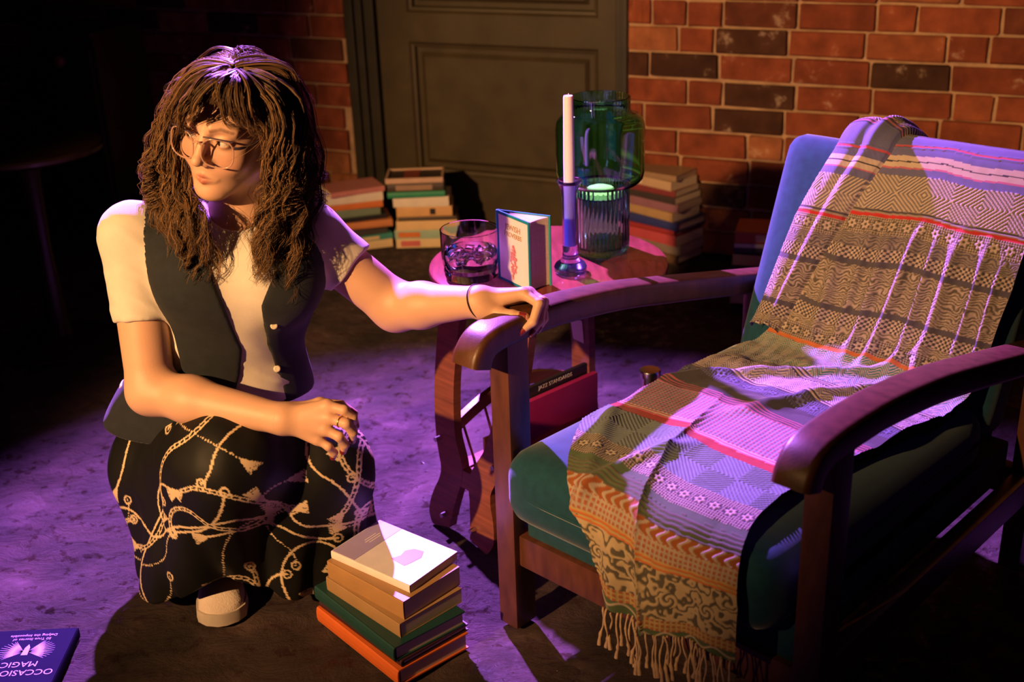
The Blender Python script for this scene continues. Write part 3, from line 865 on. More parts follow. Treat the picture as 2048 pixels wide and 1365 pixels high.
CR_, OR_, TN_, DK_, PK_, WH_ = (0.62, 0.48, 0.28), (0.55, 0.16, 0.04), (0.40, 0.27, 0.14), (0.02, 0.018, 0.02), (0.5, 0.12, 0.12), (0.66, 0.6, 0.52)
wall_rz = WA
pf = atz(832, 497, 0)
q = np.array([pf[0] - WN[0] * 0.09, pf[1] - WN[1] * 0.09])
pile(q[0], q[1], wall_rz + 0.42, [
    ('cream', CR_, 0.034, 0.215, 0.15, 0, 0, 0.0, False, (-0.09, -0.02, PK_)),
    ('pale green', (0.28, 0.42, 0.34), 0.032, 0.225, 0.155, 0.004, 0, -0.03, False, (-0.10, -0.02, OR_)),
    ('sand coloured', (0.66, 0.47, 0.25), 0.034, 0.22, 0.15, 0.006, 0, 0.02, False),
    ('dark brown', (0.05, 0.03, 0.02), 0.014, 0.21, 0.14, 0.012, 0.0, -0.02, True),
    ('pale orange', (0.60, 0.36, 0.16), 0.036, 0.20, 0.135, 0.0, 0, 0.01, False, (0.02, 0.04, DK_)),
    ('ivory', WH_, 0.036, 0.20, 0.135, -0.008, 0.0, -0.02, False),
    ('bright green', G_, 0.022, 0.205, 0.14, -0.026, -0.004, 0.03, True),
    ('black and grey', (0.06, 0.045, 0.035), 0.030, 0.20, 0.14, -0.026, 0.0, 0.01, True, (-0.07, 0.06, (0.3, 0.2, 0.14)))],
    'pile in front of the door', 'pile of books in front of the door')
# the framed box lying on that pile
zt = 0.034 + 0.032 + 0.034 + 0.014 + 0.036 + 0.036 + 0.022 + 0.030 + 0.0026
fb = empty('display_case', (q[0] - 0.030, q[1], zt), wall_rz + 0.44, 'flat box with pale rim and dark red lid on the pile by the door', 'box')
bm = bmesh.new()
for (c, s) in (((0, -0.068, 0.009), (0.205, 0.007, 0.018)), ((0, 0.068, 0.009), (0.205, 0.007, 0.018)), ((-0.099, 0, 0.009), (0.007, 0.129, 0.018)), ((0.099, 0, 0.009), (0.007, 0.129, 0.018))): box(bm, c, s)
bm_obj('rim', bm, cover_mat((0.5, 0.34, 0.25)), fb)
box_obj('lid_panel', (0, 0, 0.006), (0.191, 0.129, 0.012), cover_mat((0.025, 0.015, 0.014)), fb)
box_obj('printed_centre', (-0.012, 0, 0.0127), (0.055, 0.127, 0.0012), cover_mat((0.22, 0.04, 0.03)), fb)

pf = atz(705, 500, 0)
q = np.array([pf[0] - WN[0] * 0.07, pf[1] - WN[1] * 0.07])
pile(q[0], q[1], wall_rz + 0.72, [
    ('cream', CR_, 0.030, 0.20, 0.14, 0.0, 0, 0.0, False),
    ('teal', (0.05, 0.25, 0.22), 0.020, 0.20, 0.14, 0.0, 0, 0.04, False, (-0.03, 0.05, CR_)),
    ('dark grey', (0.06, 0.05, 0.05), 0.030, 0.20, 0.135, -0.02, 0, 0.1, False),
    ('rust orange', (0.5, 0.2, 0.08), 0.026, 0.215, 0.15, 0.0, 0, -0.06, True),
    ('black', DK_, 0.016, 0.21, 0.14, -0.02, 0, 0.05, False),
    ('grey green', (0.16, 0.22, 0.16), 0.030, 0.19, 0.13, -0.03, 0.0, 0.0, False),
    ('orange', OR_, 0.022, 0.20, 0.135, -0.02, 0.0, -0.08, False),
    ('pale cream', WH_, 0.030, 0.20, 0.135, -0.022, 0.0, 0.0, False),
    ('dusty pink', (0.5, 0.2, 0.2), 0.018, 0.20, 0.14, -0.02, 0.0, 0.12, False)],
    'slumped pile left of the door', 'pile of books left of the door')

pf = atz(1318, 478, 0)
q = np.array([pf[0] - WN[0] * 0.0 - 0.0, pf[1] - 0.16])
pile(q[0], q[1], wall_rz - 0.35, [
    ('brown', (0.14, 0.08, 0.05), 0.030, 0.215, 0.15, 0, 0, 0.0, True),
    ('grey', (0.2, 0.16, 0.15), 0.034, 0.21, 0.15, 0.01, 0, 0.06, False),
    ('rose pink', (0.45, 0.07, 0.1), 0.036, 0.215, 0.15, 0, 0, -0.03, False),
    ('dark red', (0.3, 0.03, 0.04), 0.018, 0.205, 0.14, -0.01, 0, 0.04, True),
    ('navy blue', B_, 0.030, 0.225, 0.155, 0.0, 0, 0.0, True),
    ('tan', TN_, 0.030, 0.20, 0.14, -0.005, 0, -0.06, False),
    ('mauve', (0.25, 0.12, 0.18), 0.030, 0.20, 0.14, 0.0, 0.0, 0.05, False),
    ('charcoal', (0.05, 0.04, 0.045), 0.024, 0.205, 0.14, -0.006, 0, -0.02, False),
    ('maroon', (0.2, 0.04, 0.05), 0.022, 0.195, 0.135, -0.008, 0.0, 0.03, False),
    ('beige', (0.5, 0.36, 0.24), 0.030, 0.195, 0.135, -0.014, 0.0, -0.04, False, (-0.09, -0.03, WH_)),
    ('patterned brown', (0.30, 0.2, 0.13), 0.018, 0.19, 0.13, -0.012, 0.0, 0.1, False)],
    'pile behind the green lantern', 'pile of books behind the lantern')

pf = atz(1490, 600, 0)
q = np.array([pf[0] + 0.07, pf[1] + 0.02])
pile(q[0], q[1], -0.28, [
    ('cream', CR_, 0.034, 0.21, 0.15, 0.0, 0, 0.0, False),
    ('dark', DK_, 0.040, 0.21, 0.145, 0, 0, 0.04, True),
    ('pale yellow', (0.55, 0.45, 0.2), 0.034, 0.21, 0.145, -0.005, 0, -0.02, False),
    ('black', DK_, 0.016, 0.21, 0.145, -0.005, 0, 0.02, True),
    ('golden yellow', (0.58, 0.36, 0.12), 0.034, 0.205, 0.14, 0.0, 0, 0.0, False),
    ('navy and black', (0.025, 0.022, 0.03), 0.024, 0.205, 0.14, 0.004, 0, -0.03, True),
    ('off-white', WH_, 0.012, 0.205, 0.14, 0.0, 0, 0.05, False),
    ('vermilion red', (0.5, 0.09, 0.03), 0.036, 0.205, 0.14, 0.004, 0, 0.0, False, (-0.04, 0.04, (0.62, 0.4, 0.25)))],
    'pile beside the chair back', 'pile of books beside the chair back')

# ------------------------------------------------------------------ stack on the floor beside the woman
def floor_stack():
    a = math.atan2(1.72 - 1.916, -0.22 + 0.387)       # along the orange spine
    c0 = np.array([-0.243, 1.862]); grp = 'stack of books on the floor beside the skirt'
    wh = 'floor stack beside the person'
    z = 0
    def add(name, T, L, W, c, lab, dx=0, dy=0, dr=0, hard=False, pages=None):
        nonlocal z
        b = book(name, (c0[0] + dx, c0[1] + dy, z), a + dr, L, W, T, c, lab, grp, -1, hard, pages=pages)
        z += T + 0.0003
        return b
    greyp = M['paper']
    add('hardback_book', 0.034, 0.262, 0.155, (0.62, 0.13, 0.03), f'hardback with bright orange spine at the bottom of the {wh}', hard=True, pages=greyp)
    add('hardback_book', 0.014, 0.255, 0.150, (0.05, 0.015, 0.02), f'thin dark maroon hardback, second from the bottom of the {wh}', 0.004, 0.004, 0.02, True, greyp)
    b = add('hardback_book', 0.030, 0.258, 0.155, (0.012, 0.05, 0.05), f'dark green hardback in the middle of the {wh}', -0.002, 0.004, -0.01, True, greyp)
    cv = [c for c in b.children if c.name.startswith('cover')][0]
    add('paperback_book', 0.030, 0.215, 0.145, (0.33, 0.2, 0.10), f'tan paperback, third from the top of the {wh}', 0.008, 0.010, 0.06, False, greyp)
    add('paperback_book', 0.038, 0.205, 0.140, (0.36, 0.2, 0.09), f'thick brown paperback second from the top of the {wh}', 0.010, 0.014, 0.12, False, greyp)
    t = book('paperback_book', (c0[0] + 0.012, c0[1] + 0.030, z), a + 0.20, 0.195, 0.130, 0.016, (0.72, 0.68, 0.70), f'white and lilac paperback lying on top of the {wh}', grp, -1, False, pages=greyp)
    cv = [c for c in t.children if c.name.startswith('cover')][0]
    box_obj('title_band', (-0.068, 0, 0.0163), (0.056, 0.129, 0.0006), cover_mat((0.36, 0.30, 0.55)), cv)
    bm = bmesh.new()
    vs = []
    for (x, y) in ((0.012, -0.022), (0.02, -0.004), (0.016, 0.012), (0.026, 0.026), (0.046, 0.030), (0.056, 0.012), (0.052, -0.012), (0.048, -0.026)): vs.append(bm.verts.new((x, y, 0.0166)))
    bm.faces.new(vs)
    bm_obj('cover_picture', bm, cover_mat((0.62, 0.16, 0.40)), cv)
    for k in range(3):
        box_obj('title_line', (-0.058 - 0.006 * k, 0.01, 0.0167), (0.0018, 0.03 + 0.01 * (k % 2), 0.0004), M['white'], cv)
floor_stack()

# ------------------------------------------------------------------ the dark blue book on the floor
def magic_book():
    pA = atz(155, 1256, 0.022); pB = atz(0, 1264, 0.022); pC = atz(118, 1365, 0.022)
    ux = (pB - pA); ux[2] = 0; ux /= np.linalg.norm(ux)          # text reads along this way (upside down to us)
    ang = math.atan2(ux[1], ux[0])
    W, L, T = 0.150, 0.215, 0.022
    uy = np.array([-ux[1], ux[0], 0])                             # towards the camera = title top
    c = pA + ux * W / 2 + uy * L / 2
    b = book('paperback_book', (c[0], c[1], 0.0), ang - math.pi / 2, L, W, T, (0.012, 0.009, 0.045), 'dark blue paperback with pale lettering lying alone on the floor', None, -1, False)
    cv = [k for k in b.children if k.name.startswith('cover')][0]
    cv.data.materials[0] = mat('matt_navy_cover', (0.010, 0.008, 0.034), 0.9, var=0.06, spec=0.1)
    ink = mat('lilac_ink', (0.55, 0.42, 0.62), 0.6, var=0.05)
    def txt(s, size, x, y):
        o = text_obj('cover_lettering', s, size, ink, (-y, x, T + 0.0004), (0, 0, math.pi / 2), cv)
        return o
    # local: title direction = +y of the book, rows stack along -x ... towards the reader
    # (rows: y is measured from the centre, positive towards the top of the cover)
    txt('OCCASIONAL', 0.0215, 0.0, 0.020)
    txt('MAGIC', 0.0215, 0.0, -0.004)
    txt('50 True Stories of', 0.0095, 0.0, -0.078)
    txt('Defying the Impossible', 0.0095, 0.0, -0.089)
    for k in cv.children: pass
    # winged shell shape
    V = []; Fc = []
    def fan(cx, cy, dirx, n, s):
        for k in range(n):
            a = math.radians(-55 + 90 * k / n) ; l = s * (0.8 + 0.2 * math.sin(3 * k))
            p0 = np.array([cx, cy]); p1 = p0 + l * np.array([dirx * math.cos(a), math.sin(a)])
            nrm_ = np.array([-(p1 - p0)[1], (p1 - p0)[0]]); nrm_ /= np.linalg.norm(nrm_)
            i0 = len(V); mid = (p0 + p1) / 2
            for (q, wd) in ((p0, 0.0002), (mid, 0.0009), (p1, 0.0002)):
                for s_ in (-1, 1):
                    e = q + nrm_ * wd * s_; V.append((-e[1], e[0], T + 0.0006))
            Fc.append((i0, i0 + 1, i0 + 3, i0 + 2)); Fc.append((i0 + 2, i0 + 3, i0 + 5, i0 + 4))
    fan(0.004, -0.040, 1, 22, 0.048); fan(-0.004, -0.040, -1, 22, 0.048)
    i0 = len(V)
    for (x, y) in ((-0.006, -0.030), (0.006, -0.030), (0.0045, -0.052), (0, -0.062), (-0.0045, -0.052)): V.append((-y, x, T + 0.0008))
    Fc.append(tuple(range(i0, i0 + 5)))
    mesh_obj('cover_drawing', V, Fc, ink, cv)
magic_book()

# ------------------------------------------------------------------ furniture lost in the dark on the left
def dark_things():
    dk = mat('dark_varnish', (0.030, 0.015, 0.012), 0.25, var=0.2, scale=10)
    p = aty(48, 292, 3.35)
    t = empty('pub_table', (p[0], p[1], 0), 0, 'small round dark pub table in the shadows beyond the woman', 'table')
    z = p[2]
    lathe_obj('table_top', [(0.0, z - 0.025), (0.20, z - 0.025), (0.215, z - 0.015), (0.215, z - 0.005), (0.208, z), (0.0, z)], dk, t, 64, ang=35)
    lathe_obj('pedestal', [(0.0, 0.03), (0.035, 0.03), (0.03, 0.15), (0.022, 0.3), (0.03, z - 0.08), (0.06, z - 0.026), (0.0, z - 0.026)], dk, t, 24)
    lathe_obj('foot', [(0.0, 0.0), (0.16, 0.0), (0.16, 0.012), (0.05, 0.035), (0.0, 0.035)], dk, t, 48)
    p = aty(152, 62, 4.4)
    c = empty('wooden_cabinet', (p[0], p[1] + 0.12, 0), WA, 'dark wooden cabinet with one round knob standing by the brick wall', 'cabinet')
    z = p[2]
    box_obj('carcass', (0, 0.01, z / 2 - 0.01), (0.27, 0.26, z - 0.02), dk, c, 0.004)
    box_obj('top_board', (0, 0.0, z - 0.010), (0.29, 0.29, 0.02), dk, c, 0.004)
    d = box_obj('door', (0, -0.128, z / 2 - 0.01), (0.24, 0.016, z - 0.10), dk, c, 0.004)
    V, Fc = lathe([(0.0, 0.0), (0.012, 0.0), (0.008, 0.012), (0.02, 0.02), (0.022, 0.032), (0.012, 0.04), (0.0, 0.041)], 20)
    V = [(x, -0.136 - zz, z - 0.10 + y) for (x, y, zz) in V]
    kn = mesh_obj('knob', V, Fc, mat('red_brown_knob', (0.2, 0.08, 0.05), 0.4), d, True)
dark_things()

# ================================================================== WOVEN THROW over the chair
def build_throw():
    path = [(-0.064, 0.228), (-0.066, 0.29), (-0.065, 0.35), (-0.052, 0.392), (-0.020, 0.417), (0.05, 0.429), (0.2, 0.431), (0.4, 0.424), (0.53, 0.414), (0.605, 0.412),
            (0.650, 0.440), (0.684, 0.50), (0.722, 0.60), (0.763, 0.70), (0.797, 0.765), (0.818, 0.800), (0.848, 0.812), (0.892, 0.800), (0.945, 0.765), (0.965, 0.68), (0.955, 0.58)]
    D = catmull(path, 1200)
    arc = np.concatenate([[0], np.cumsum(np.linalg.norm(np.diff(D, axis=0), axis=1))])
    TOT = arc[-1]
    def at(v): return np.interp(v, arc, D[:, 0]), np.interp(v, arc, D[:, 1])
    iseat = (D[:, 0] > -0.03) & (D[:, 0] < 0.61) & (D[:, 1] > 0.40)
    ifront = (D[:, 0] < -0.0) & (D[:, 1] < 0.425)
    iback = (D[:, 0] > 0.61) & (arc < arc[np.argmax(D[:, 1])])
    def vs(s): return float(np.interp(s, D[iseat][:, 0], arc[iseat]))
    def vf(z): return float(np.interp(z, D[ifront][:, 1], arc[ifront]))
    def vb(z): return float(np.interp(z, D[iback][:, 1], arc[iback]))
    VTOP = float(arc[np.argmax(D[:, 1])])
    # ---- woven pattern, as colour + relief over (u, v) in metres
    cream = np.array([0.50, 0.41, 0.33]); slate = np.array([0.055, 0.05, 0.06]); blue = np.array([0.13, 0.13, 0.25]); teal = np.array([0.05, 0.19, 0.20])
    red = np.array([0.48, 0.04, 0.035]); pink = np.array([0.46, 0.13, 0.19]); green = np.array([0.085, 0.13, 0.07]); orange = np.array([0.50, 0.15, 0.05]); olive = np.array([0.115, 0.10, 0.075]); gold = np.array([0.44, 0.32, 0.14])
    def tri(x): return np.abs(x - np.floor(x) - 0.5) * 2
    def step(x, k=6.0): return np.clip(0.5 + x * k, 0, 1)
    def pat(kind, u, v, L):
        """v local 0..L ; returns mask (0..1 -> second colour) """
        if kind == 'chev':
            p = 0.064; d = tri(u / p) * p / 2
            return step(np.sin(2 * np.pi * (d + tri(v / 0.06) * 0.03 * 0 + v) / 0.0085) * 0.5)
        if kind == 'diam':
            p = 0.11; d = tri(u / p) * p / 2; e = tri(v / max(L, 0.05)) * L / 2 * 1.1
            m = step(np.sin(2 * np.pi * (d + e) / 0.0088) * 0.5)
            return m
        if kind == 'herr':
            p = 0.03; d = tri(u / p) * p / 2
            return step(np.sin(2 * np.pi * (d * 1.2 + v) / 0.0062) * 0.5)
        if kind == 'check':
            c = 0.0047
            return step(np.sin(np.pi * u / c) * np.sin(np.pi * v / c), 2.5)
        if kind == 'squig':
            w = fbm(u * 30, v * 60, 3.0, 3) * 0.024 + 0.003 * np.sin(u * 260 + 4 * fbm(u * 20, v * 90, 8.0))
            return step(np.sin(2 * np.pi * (v + w) / 0.0062) * 0.35 + 0.02, 2.2) * 0.75
        if kind == 'rose':
            p = 0.028; x = (u / p - np.floor(u / p) - 0.5) * p; y = v - L / 2
            r = np.hypot(x, y); a = np.arctan2(y, x)
            fl = step((0.0078 + 0.0020 * np.cos(6 * a) - r) * 500, 1) * step((r - 0.0028) * 700, 1)
            bg = step(np.sin(np.pi * (u + v) / 0.0046) * np.sin(np.pi * (u - v) / 0.0046), 2) * 0.8 * (r > 0.0110)
            return np.maximum(fl, bg)
        if kind == 'scroll':
            a = fbm(u * 26, v * 26, 1.0, 2) * 2.6; b = fbm(u * 26 + 9, v * 26, 6.0, 2) * 2.6
            p = 0.07; x = (u / p - np.floor(u / p) - 0.5) * p; y = v - L * 0.45
            r = np.hypot(x, y); th = np.arctan2(y, x)
            sp = np.sin(2 * np.pi * r / 0.0105 + th * 2 + 5 * a)
            wl = 0.8 * np.sin(2 * np.pi * (3.6 * fbm(u * 64, v * 64, 1.0, 2) + v / 0.03)) + 0.2 * b
            return step(np.where(r < 0.015, sp, wl * 1.5) * 0.5 + 0.12, 2.4)
        if kind == 'leaf':
            w = np.sin(2 * np.pi * (u + 0.35 * v) / 0.020 + 2.6 * np.sin(2 * np.pi * v / max(L, 1e-3) * 0.75))
            return step(w * 0.5 - 0.15, 3)
        if kind == 'dots':
            return step(np.sin(2 * np.pi * u / 0.0085) * 0.5 + 0.1, 3) * step(np.sin(2 * np.pi * v / 0.008) * 0.5 + 0.15, 3)
        if kind == 'wave':
            return step(0.3 - np.abs(np.sin(2 * np.pi * u / 0.045) * 0.35 * L + L / 2 - v) / 0.006, 3)
        if kind == 'lines':
            return step(np.sin(2 * np.pi * v / 0.0075) * 0.5, 4)
        return np.zeros_like(u)
    bands = [(0, vf(0.242), 'wave', green, cream), (vf(0.242), vf(0.262), 'dots', gold, red * 0.5 + gold * 0.3), (vf(0.262), vf(0.348), 'scroll', olive * 0.9, gold * 0.6 + cream * 0.45),
             (vf(0.348), vf(0.362), 'lines', gold, orange), (vf(0.362), vf(0.386), 'dots', cream * 0.8, red * 0.5 + gold * 0.3), (vf(0.386), vf(0.402), 'leaf', orange * 0.6, cream * 0.8), (vf(0.402), vs(-0.018), 'lines', green, olive),
             (vs(-0.018), vs(-0.006), 'plain', green, green), (vs(-0.006), vs(0.045), 'rose', slate, cream), (vs(0.045), vs(0.15), 'diam', green * 0.9 + blue * 0.35, (green + blue) * 0.85),
             (vs(0.15), vs(0.17), 'plain', red * 0.7, red), (vs(0.17), vs(0.185), 'lines', cream, pink), (vs(0.185), vs(0.30), 'dots', blue * 0.9 + cream * 0.25, pink),
             (vs(0.30), vs(0.33), 'lines', slate, pink * 0.7), (vs(0.33), vs(0.37), 'plain', slate, slate), (vs(0.37), vs(0.41), 'rose', slate, blue), (vs(0.41), vs(0.425), 'lines', cream, slate),
             (vs(0.425), vs(0.50), 'herr', blue, cream), (vs(0.50), vs(0.52), 'lines', cream, slate), (vs(0.52), vb(0.43), 'herr', teal, cream * 0.9),
             (vb(0.43), vb(0.436), 'plain', orange, orange), (vb(0.436), vb(0.462), 'rose', slate, cream), (vb(0.462), vb(0.478), 'squig', olive, cream), (vb(0.478), vb(0.502), 'check', slate, cream),
             (vb(0.502), vb(0.512), 'plain', slate * 1.6, slate), (vb(0.512), vb(0.592), 'squig', olive * 0.85, cream), (vb(0.592), vb(0.602), 'plain', slate * 1.6, slate), (vb(0.602), vb(0.624), 'check', slate, cream),
             (vb(0.624), vb(0.650), 'squig', slate * 1.7, cream * 0.7), (vb(0.650), vb(0.680), 'rose', olive * 0.8, cream), (vb(0.680), vb(0.686), 'plain', red, red), (vb(0.686), vb(0.694), 'lines', slate * 1.4, cream * 0.6),
             (vb(0.694), vb(0.754), 'diam', olive + blue * 0.3, cream), (vb(0.754), vb(0.766), 'plain', blue, blue), (vb(0.766), vb(0.769), 'plain', pink, pink), (vb(0.769), vb(0.778), 'plain', cream, cream), (vb(0.778), vb(0.780), 'plain', slate, slate), (vb(0.780), vb(0.789), 'plain', cream, cream),
             (vb(0.789), vb(0.800), 'plain', blue, blue), (vb(0.800), vb(0.806), 'lines', red * 0.6 + pink * 0.4, blue), (vb(0.806), VTOP + 0.01, 'plain', blue, blue), (VTOP + 0.01, VTOP + 0.025, 'lines', pink, slate), (VTOP + 0.025, TOT, 'diam', olive, cream)]
    def weave(u, v):
        C = np.empty(u.shape + (3,)); Hh = np.zeros(u.shape)
        C[:] = olive
        for (v0, v1, kind, c0, c1) in bands:
            m = (v >= v0) & (v < v1)
            if not m.any(): continue
            k = pat(kind, u[m], v[m] - v0, v1 - v0)
            C[m] = c0 + (c1 - c0) * k[:, None]
            Hh[m] = k
        yarn = 1 + 0.10 * (np.sin(2 * np.pi * u / 0.0021) * np.sin(2 * np.pi * v / 0.0021)) + 0.25 * fbm(u * 90, v * 90, 4.0, 2)
        return C * 0.85 * yarn[..., None], Hh
    keyv = np.array([0, vf(0.33), vf(0.392), vs(0.0), vs(0.1), vs(0.34), vs(0.60), vb(0.45), vb(0.6), vb(0.79), TOT])
    kL = np.array([0.335, 0.300, 0.235, 0.190, 0.138, 0.134, 0.145, 0.165, 0.205, 0.265, 0.28])
    kR = np.array([0.572, 0.576, 0.566, 0.548, 0.530, 0.568, 0.590, 0.600, 0.612, 0.610, 0.60])
    root = empty('throw_blanket', tuple(CH(0.35, 0.3, 0.42)), 0, 'fringed woven throw with bands of pattern draped over the armchair', 'blanket')
    cloth = vcol_mat('woven_cloth', 0.92, sheen=0.15, spec=0.15)
    def surf(v, t, aL, aR, lift):
        s, z = at(v)
        e = 1e-3; s1, z1 = at(np.minimum(v + e, TOT)); s0, z0 = at(np.maximum(v - e, 0))
        ds, dz = s1 - s0, z1 - z0; l = np.hypot(ds, dz) + 1e-9
        ns, nz = -dz / l, ds / l
        a = aL + (aR - aL) * t
        P = CE[None, None, :] + a[..., None] * CW + (s + ns * lift)[..., None] * CD
        P[..., 2] += z + nz * lift
        return P, a
    nu, nv = 290, 880
    v = np.linspace(0, TOT, nv); t = np.linspace(0, 1, nu)
    Vv, Tt = np.meshgrid(v, t, indexing='ij')
    jL = np.interp(v, keyv, kL) + 0.018 * (vnoise(v * 14, 1.0) - 0.5) ; jR = np.interp(v, keyv, kR) + 0.014 * (vnoise(v * 12, 7.0) - 0.5)
    A = jL[:, None] + (jR - jL)[:, None] * Tt
    U = (A - 0.35) + 0.03 * 0
    # folds
    lift = 0.002 + 0.004 * (fbm(A * 9, Vv * 7, 2.0) + 0.3)
    def win(x, a, b, s=0.02): return 1 / (1 + np.exp(-(x - a) / s)) / (1 + np.exp((x - b) / s))
    for (a0, amp, sg, dr, za, zb) in ((0.27, 0.012, 0.012, 0.10, 0.44, 0.63), (0.318, 0.008, 0.008, 0.16, 0.46, 0.67), (0.356, 0.010, 0.010, 0.12, 0.43, 0.66), (0.402, 0.012, 0.010, 0.20, 0.42, 0.665), (0.448, 0.009, 0.009, 0.10, 0.43, 0.65), (0.49, 0.012, 0.011, 0.08, 0.42, 0.66), (0.545, 0.008, 0.008, 0.05, 0.47, 0.66), (0.58, 0.007, 0.007, 0.02, 0.44, 0.63)):
        cen = a0 + dr * (Vv - vb(0.55)) * 0.6
        lift += 1.5 * amp * np.exp(-((A - cen) / (sg * 1.1)) ** 2) * win(Vv, vb(za), vb(zb), 0.012)
    # rumples where it sags into the seat
    cr = win(Vv, vs(0.33), vb(0.45), 0.03)
    lift += cr * 0.030 * np.clip(fbm(A * 11 + Vv * 6, Vv * 17 - A * 6, 12.0, 3) + 0.16, 0, 1)
    lift += cr * 0.016 * np.exp(-(((A - 0.30) - 0.9 * (Vv - vs(0.5))) / 0.018) ** 2)
    lift += cr * 0.018 * np.exp(-(((A - 0.44) - 0.5 * (Vv - vs(0.52))) / 0.016) ** 2)
    lift += 0.010 * np.clip(fbm(A * 15, Vv * 9, 31.0, 2), 0, 1) * win(Vv, vf(0.30), vs(0.33), 0.03)
    # long diagonal overlap running from the seat down the front
    lv = np.array([0, vf(0.30), vf(0.39), vs(0.0), vs(0.12), vs(0.2), vs(0.345)]); la = np.array([0.415, 0.405, 0.385, 0.358, 0.318, 0.302, 0.268])
    line = np.interp(Vv, lv, la); dl = line - A
    lift += np.where(dl > 0, 0.011 * np.exp(-dl / 0.045), 0.011 * np.exp(dl / 0.008)) * win(Vv, -0.1, vs(0.26), 0.05)
    # small ridges on the seat left part, and gathered folds in the hanging end
    lift += 0.009 * np.exp(-(((A - 0.205) + 0.55 * (Vv - vs(0.07))) / 0.017) ** 2) * win(Vv, vf(0.38), vs(0.16), 0.015)
    lift += 0.012 * np.exp(-(((A - 0.255) - 0.35 * (Vv - vf(0.36))) / 0.013) ** 2) * win(Vv, -0.1, vs(0.12), 0.02)
    lift += 0.008 * np.sin(A * 95) * win(Vv, -0.2, vf(0.35), 0.03) * (A < line)
    lift += 0.006 * np.sin(A * 60 + 1) * win(Vv, -0.2, vf(0.33), 0.03)
    uu = U + 0.004 * fbm(U * 12, Vv * 9, 3.0)
    vv = Vv + 0.030 * (fbm(A * 7, Vv * 2, 21.0)) + np.where(dl > 0, -0.012, 0.0) * win(Vv, 0.0, vs(0.30), 0.03)
    C, Hh = weave(uu, np.clip(vv, 0, TOT))
    lift = lift + 0.0014 * Hh
    hem = 0.010 * np.sin(A * 26 + 0.5) * np.clip(1 - Vv / 0.15, 0, 1)
    P, _ = surf(Vv, Tt, jL[:, None], jR[:, None], lift)
    P[..., 2] += hem
    V = P.reshape(-1, 3)
    i, j = np.meshgrid(np.arange(nv - 1), np.arange(nu - 1), indexing='ij'); a0 = (i * nu + j).ravel()
    F4 = np.stack([a0, a0 + 1, a0 + nu + 1, a0 + nu], 1)
    sh = mesh_obj('woven_sheet', V, F4, cloth, None, True, C.reshape(-1, 3)); adopt(sh, root)
    # its underside, a little behind the woven face
    Pu, _ = surf(Vv, Tt, jL[:, None], jR[:, None], lift - 0.0022); Pu[..., 2] += hem
    Pu = Pu[::8, ::6]; n1, n2 = Pu.shape[:2]
    i, j = np.meshgrid(np.arange(n1 - 1), np.arange(n2 - 1), indexing='ij'); a0 = (i * n2 + j).ravel()
    un = mesh_obj('underside', Pu.reshape(-1, 3), np.stack([a0, a0 + n2, a0 + n2 + 1, a0 + 1], 1), mat('cloth_underside', (0.13, 0.11, 0.10), 0.95, spec=0.1), None, True); un.parent = sh
    # folded-over edge lying down the left of the back
    v0, v1 = vb(0.432), VTOP + 0.10
    nv2, nu2 = 420, 80
    v = np.linspace(v0, v1, nv2); Vv, Tt = np.meshgrid(v, np.linspace(0, 1, nu2), indexing='ij')
    kv = np.array([vb(0.432), vb(0.52), vb(0.65), vb(0.79), v1]); gL = np.interp(v, kv, [0.128, 0.140, 0.160, 0.205, 0.215]); gR = np.interp(v, kv, [0.192, 0.215, 0.262, 0.318, 0.330])
    lift = 0.010 + 0.020 * np.sqrt(np.clip(1 - (2 * Tt - 1) ** 2, 0, 1)) + 0.008 * np.exp(-((Tt - 0.68) / 0.10) ** 2) - 0.006 * np.exp(-((Tt - 0.48) / 0.08) ** 2) + 0.003 * fbm(Tt * 3, Vv * 12, 2.0)
    lift = np.where((Tt < 0.02) | (Tt > 0.98), 0.001, lift)
    A = gL[:, None] + (gR - gL)[:, None] * Tt
    C, Hh = weave(A * 1.25 + 0.02, np.clip(Vv + 0.024, 0, TOT))
    lift = lift + 0.0012 * Hh
    P, _ = surf(Vv, Tt, gL[:, None], gR[:, None], lift)
    i, j = np.meshgrid(np.arange(nv2 - 1), np.arange(nu2 - 1), indexing='ij'); a0 = (i * nu2 + j).ravel()
    F4 = np.stack([a0, a0 + 1, a0 + nu2 + 1, a0 + nu2], 1)
    fo = mesh_obj('folded_edge', P.reshape(-1, 3), F4, cloth, None, True, C.reshape(-1, 3)); adopt(fo, root)
    # knotted fringe
    yarn = mat('fringe_yarn', (0.58, 0.40, 0.26), 0.9, var=0.15, scale=200, bump=0.3, bscale=900)
    row = V.reshape(nv, nu, 3)[0]
    rr = random.Random(11)
    out = -CD
    nt = 36
    for k in range(nt):
        f = (k + 0.5 + rr.uniform(-0.25, 0.25)) / nt
        p = row[int(f * (nu - 1))]
        L = rr.uniform(0.060, 0.092); ph = rr.random() * 6; am = rr.uniform(0.001, 0.004); lean = rr.gauss(0, 0.10)
        pts = []
        for q in np.linspace(0, 1, 12):
            pts.append(p + np.array([0, 0, 0.002 - L * q]) + CW * (lean * L * q + am * math.sin(ph + 7 * q)) + out * (0.003 + am * math.cos(ph + 6 * q)))
        rad = [0.0017 + 0.0004 * math.sin(20 * q) for q in np.linspace(0, 1, 12)]
        rad[8] = 0.0036; rad[9] = 0.0026; rad[10] = 0.0034; rad[11] = 0.0038
        adopt(tube_obj('tassel', pts, rad, yarn, None, 7), root)
build_throw()

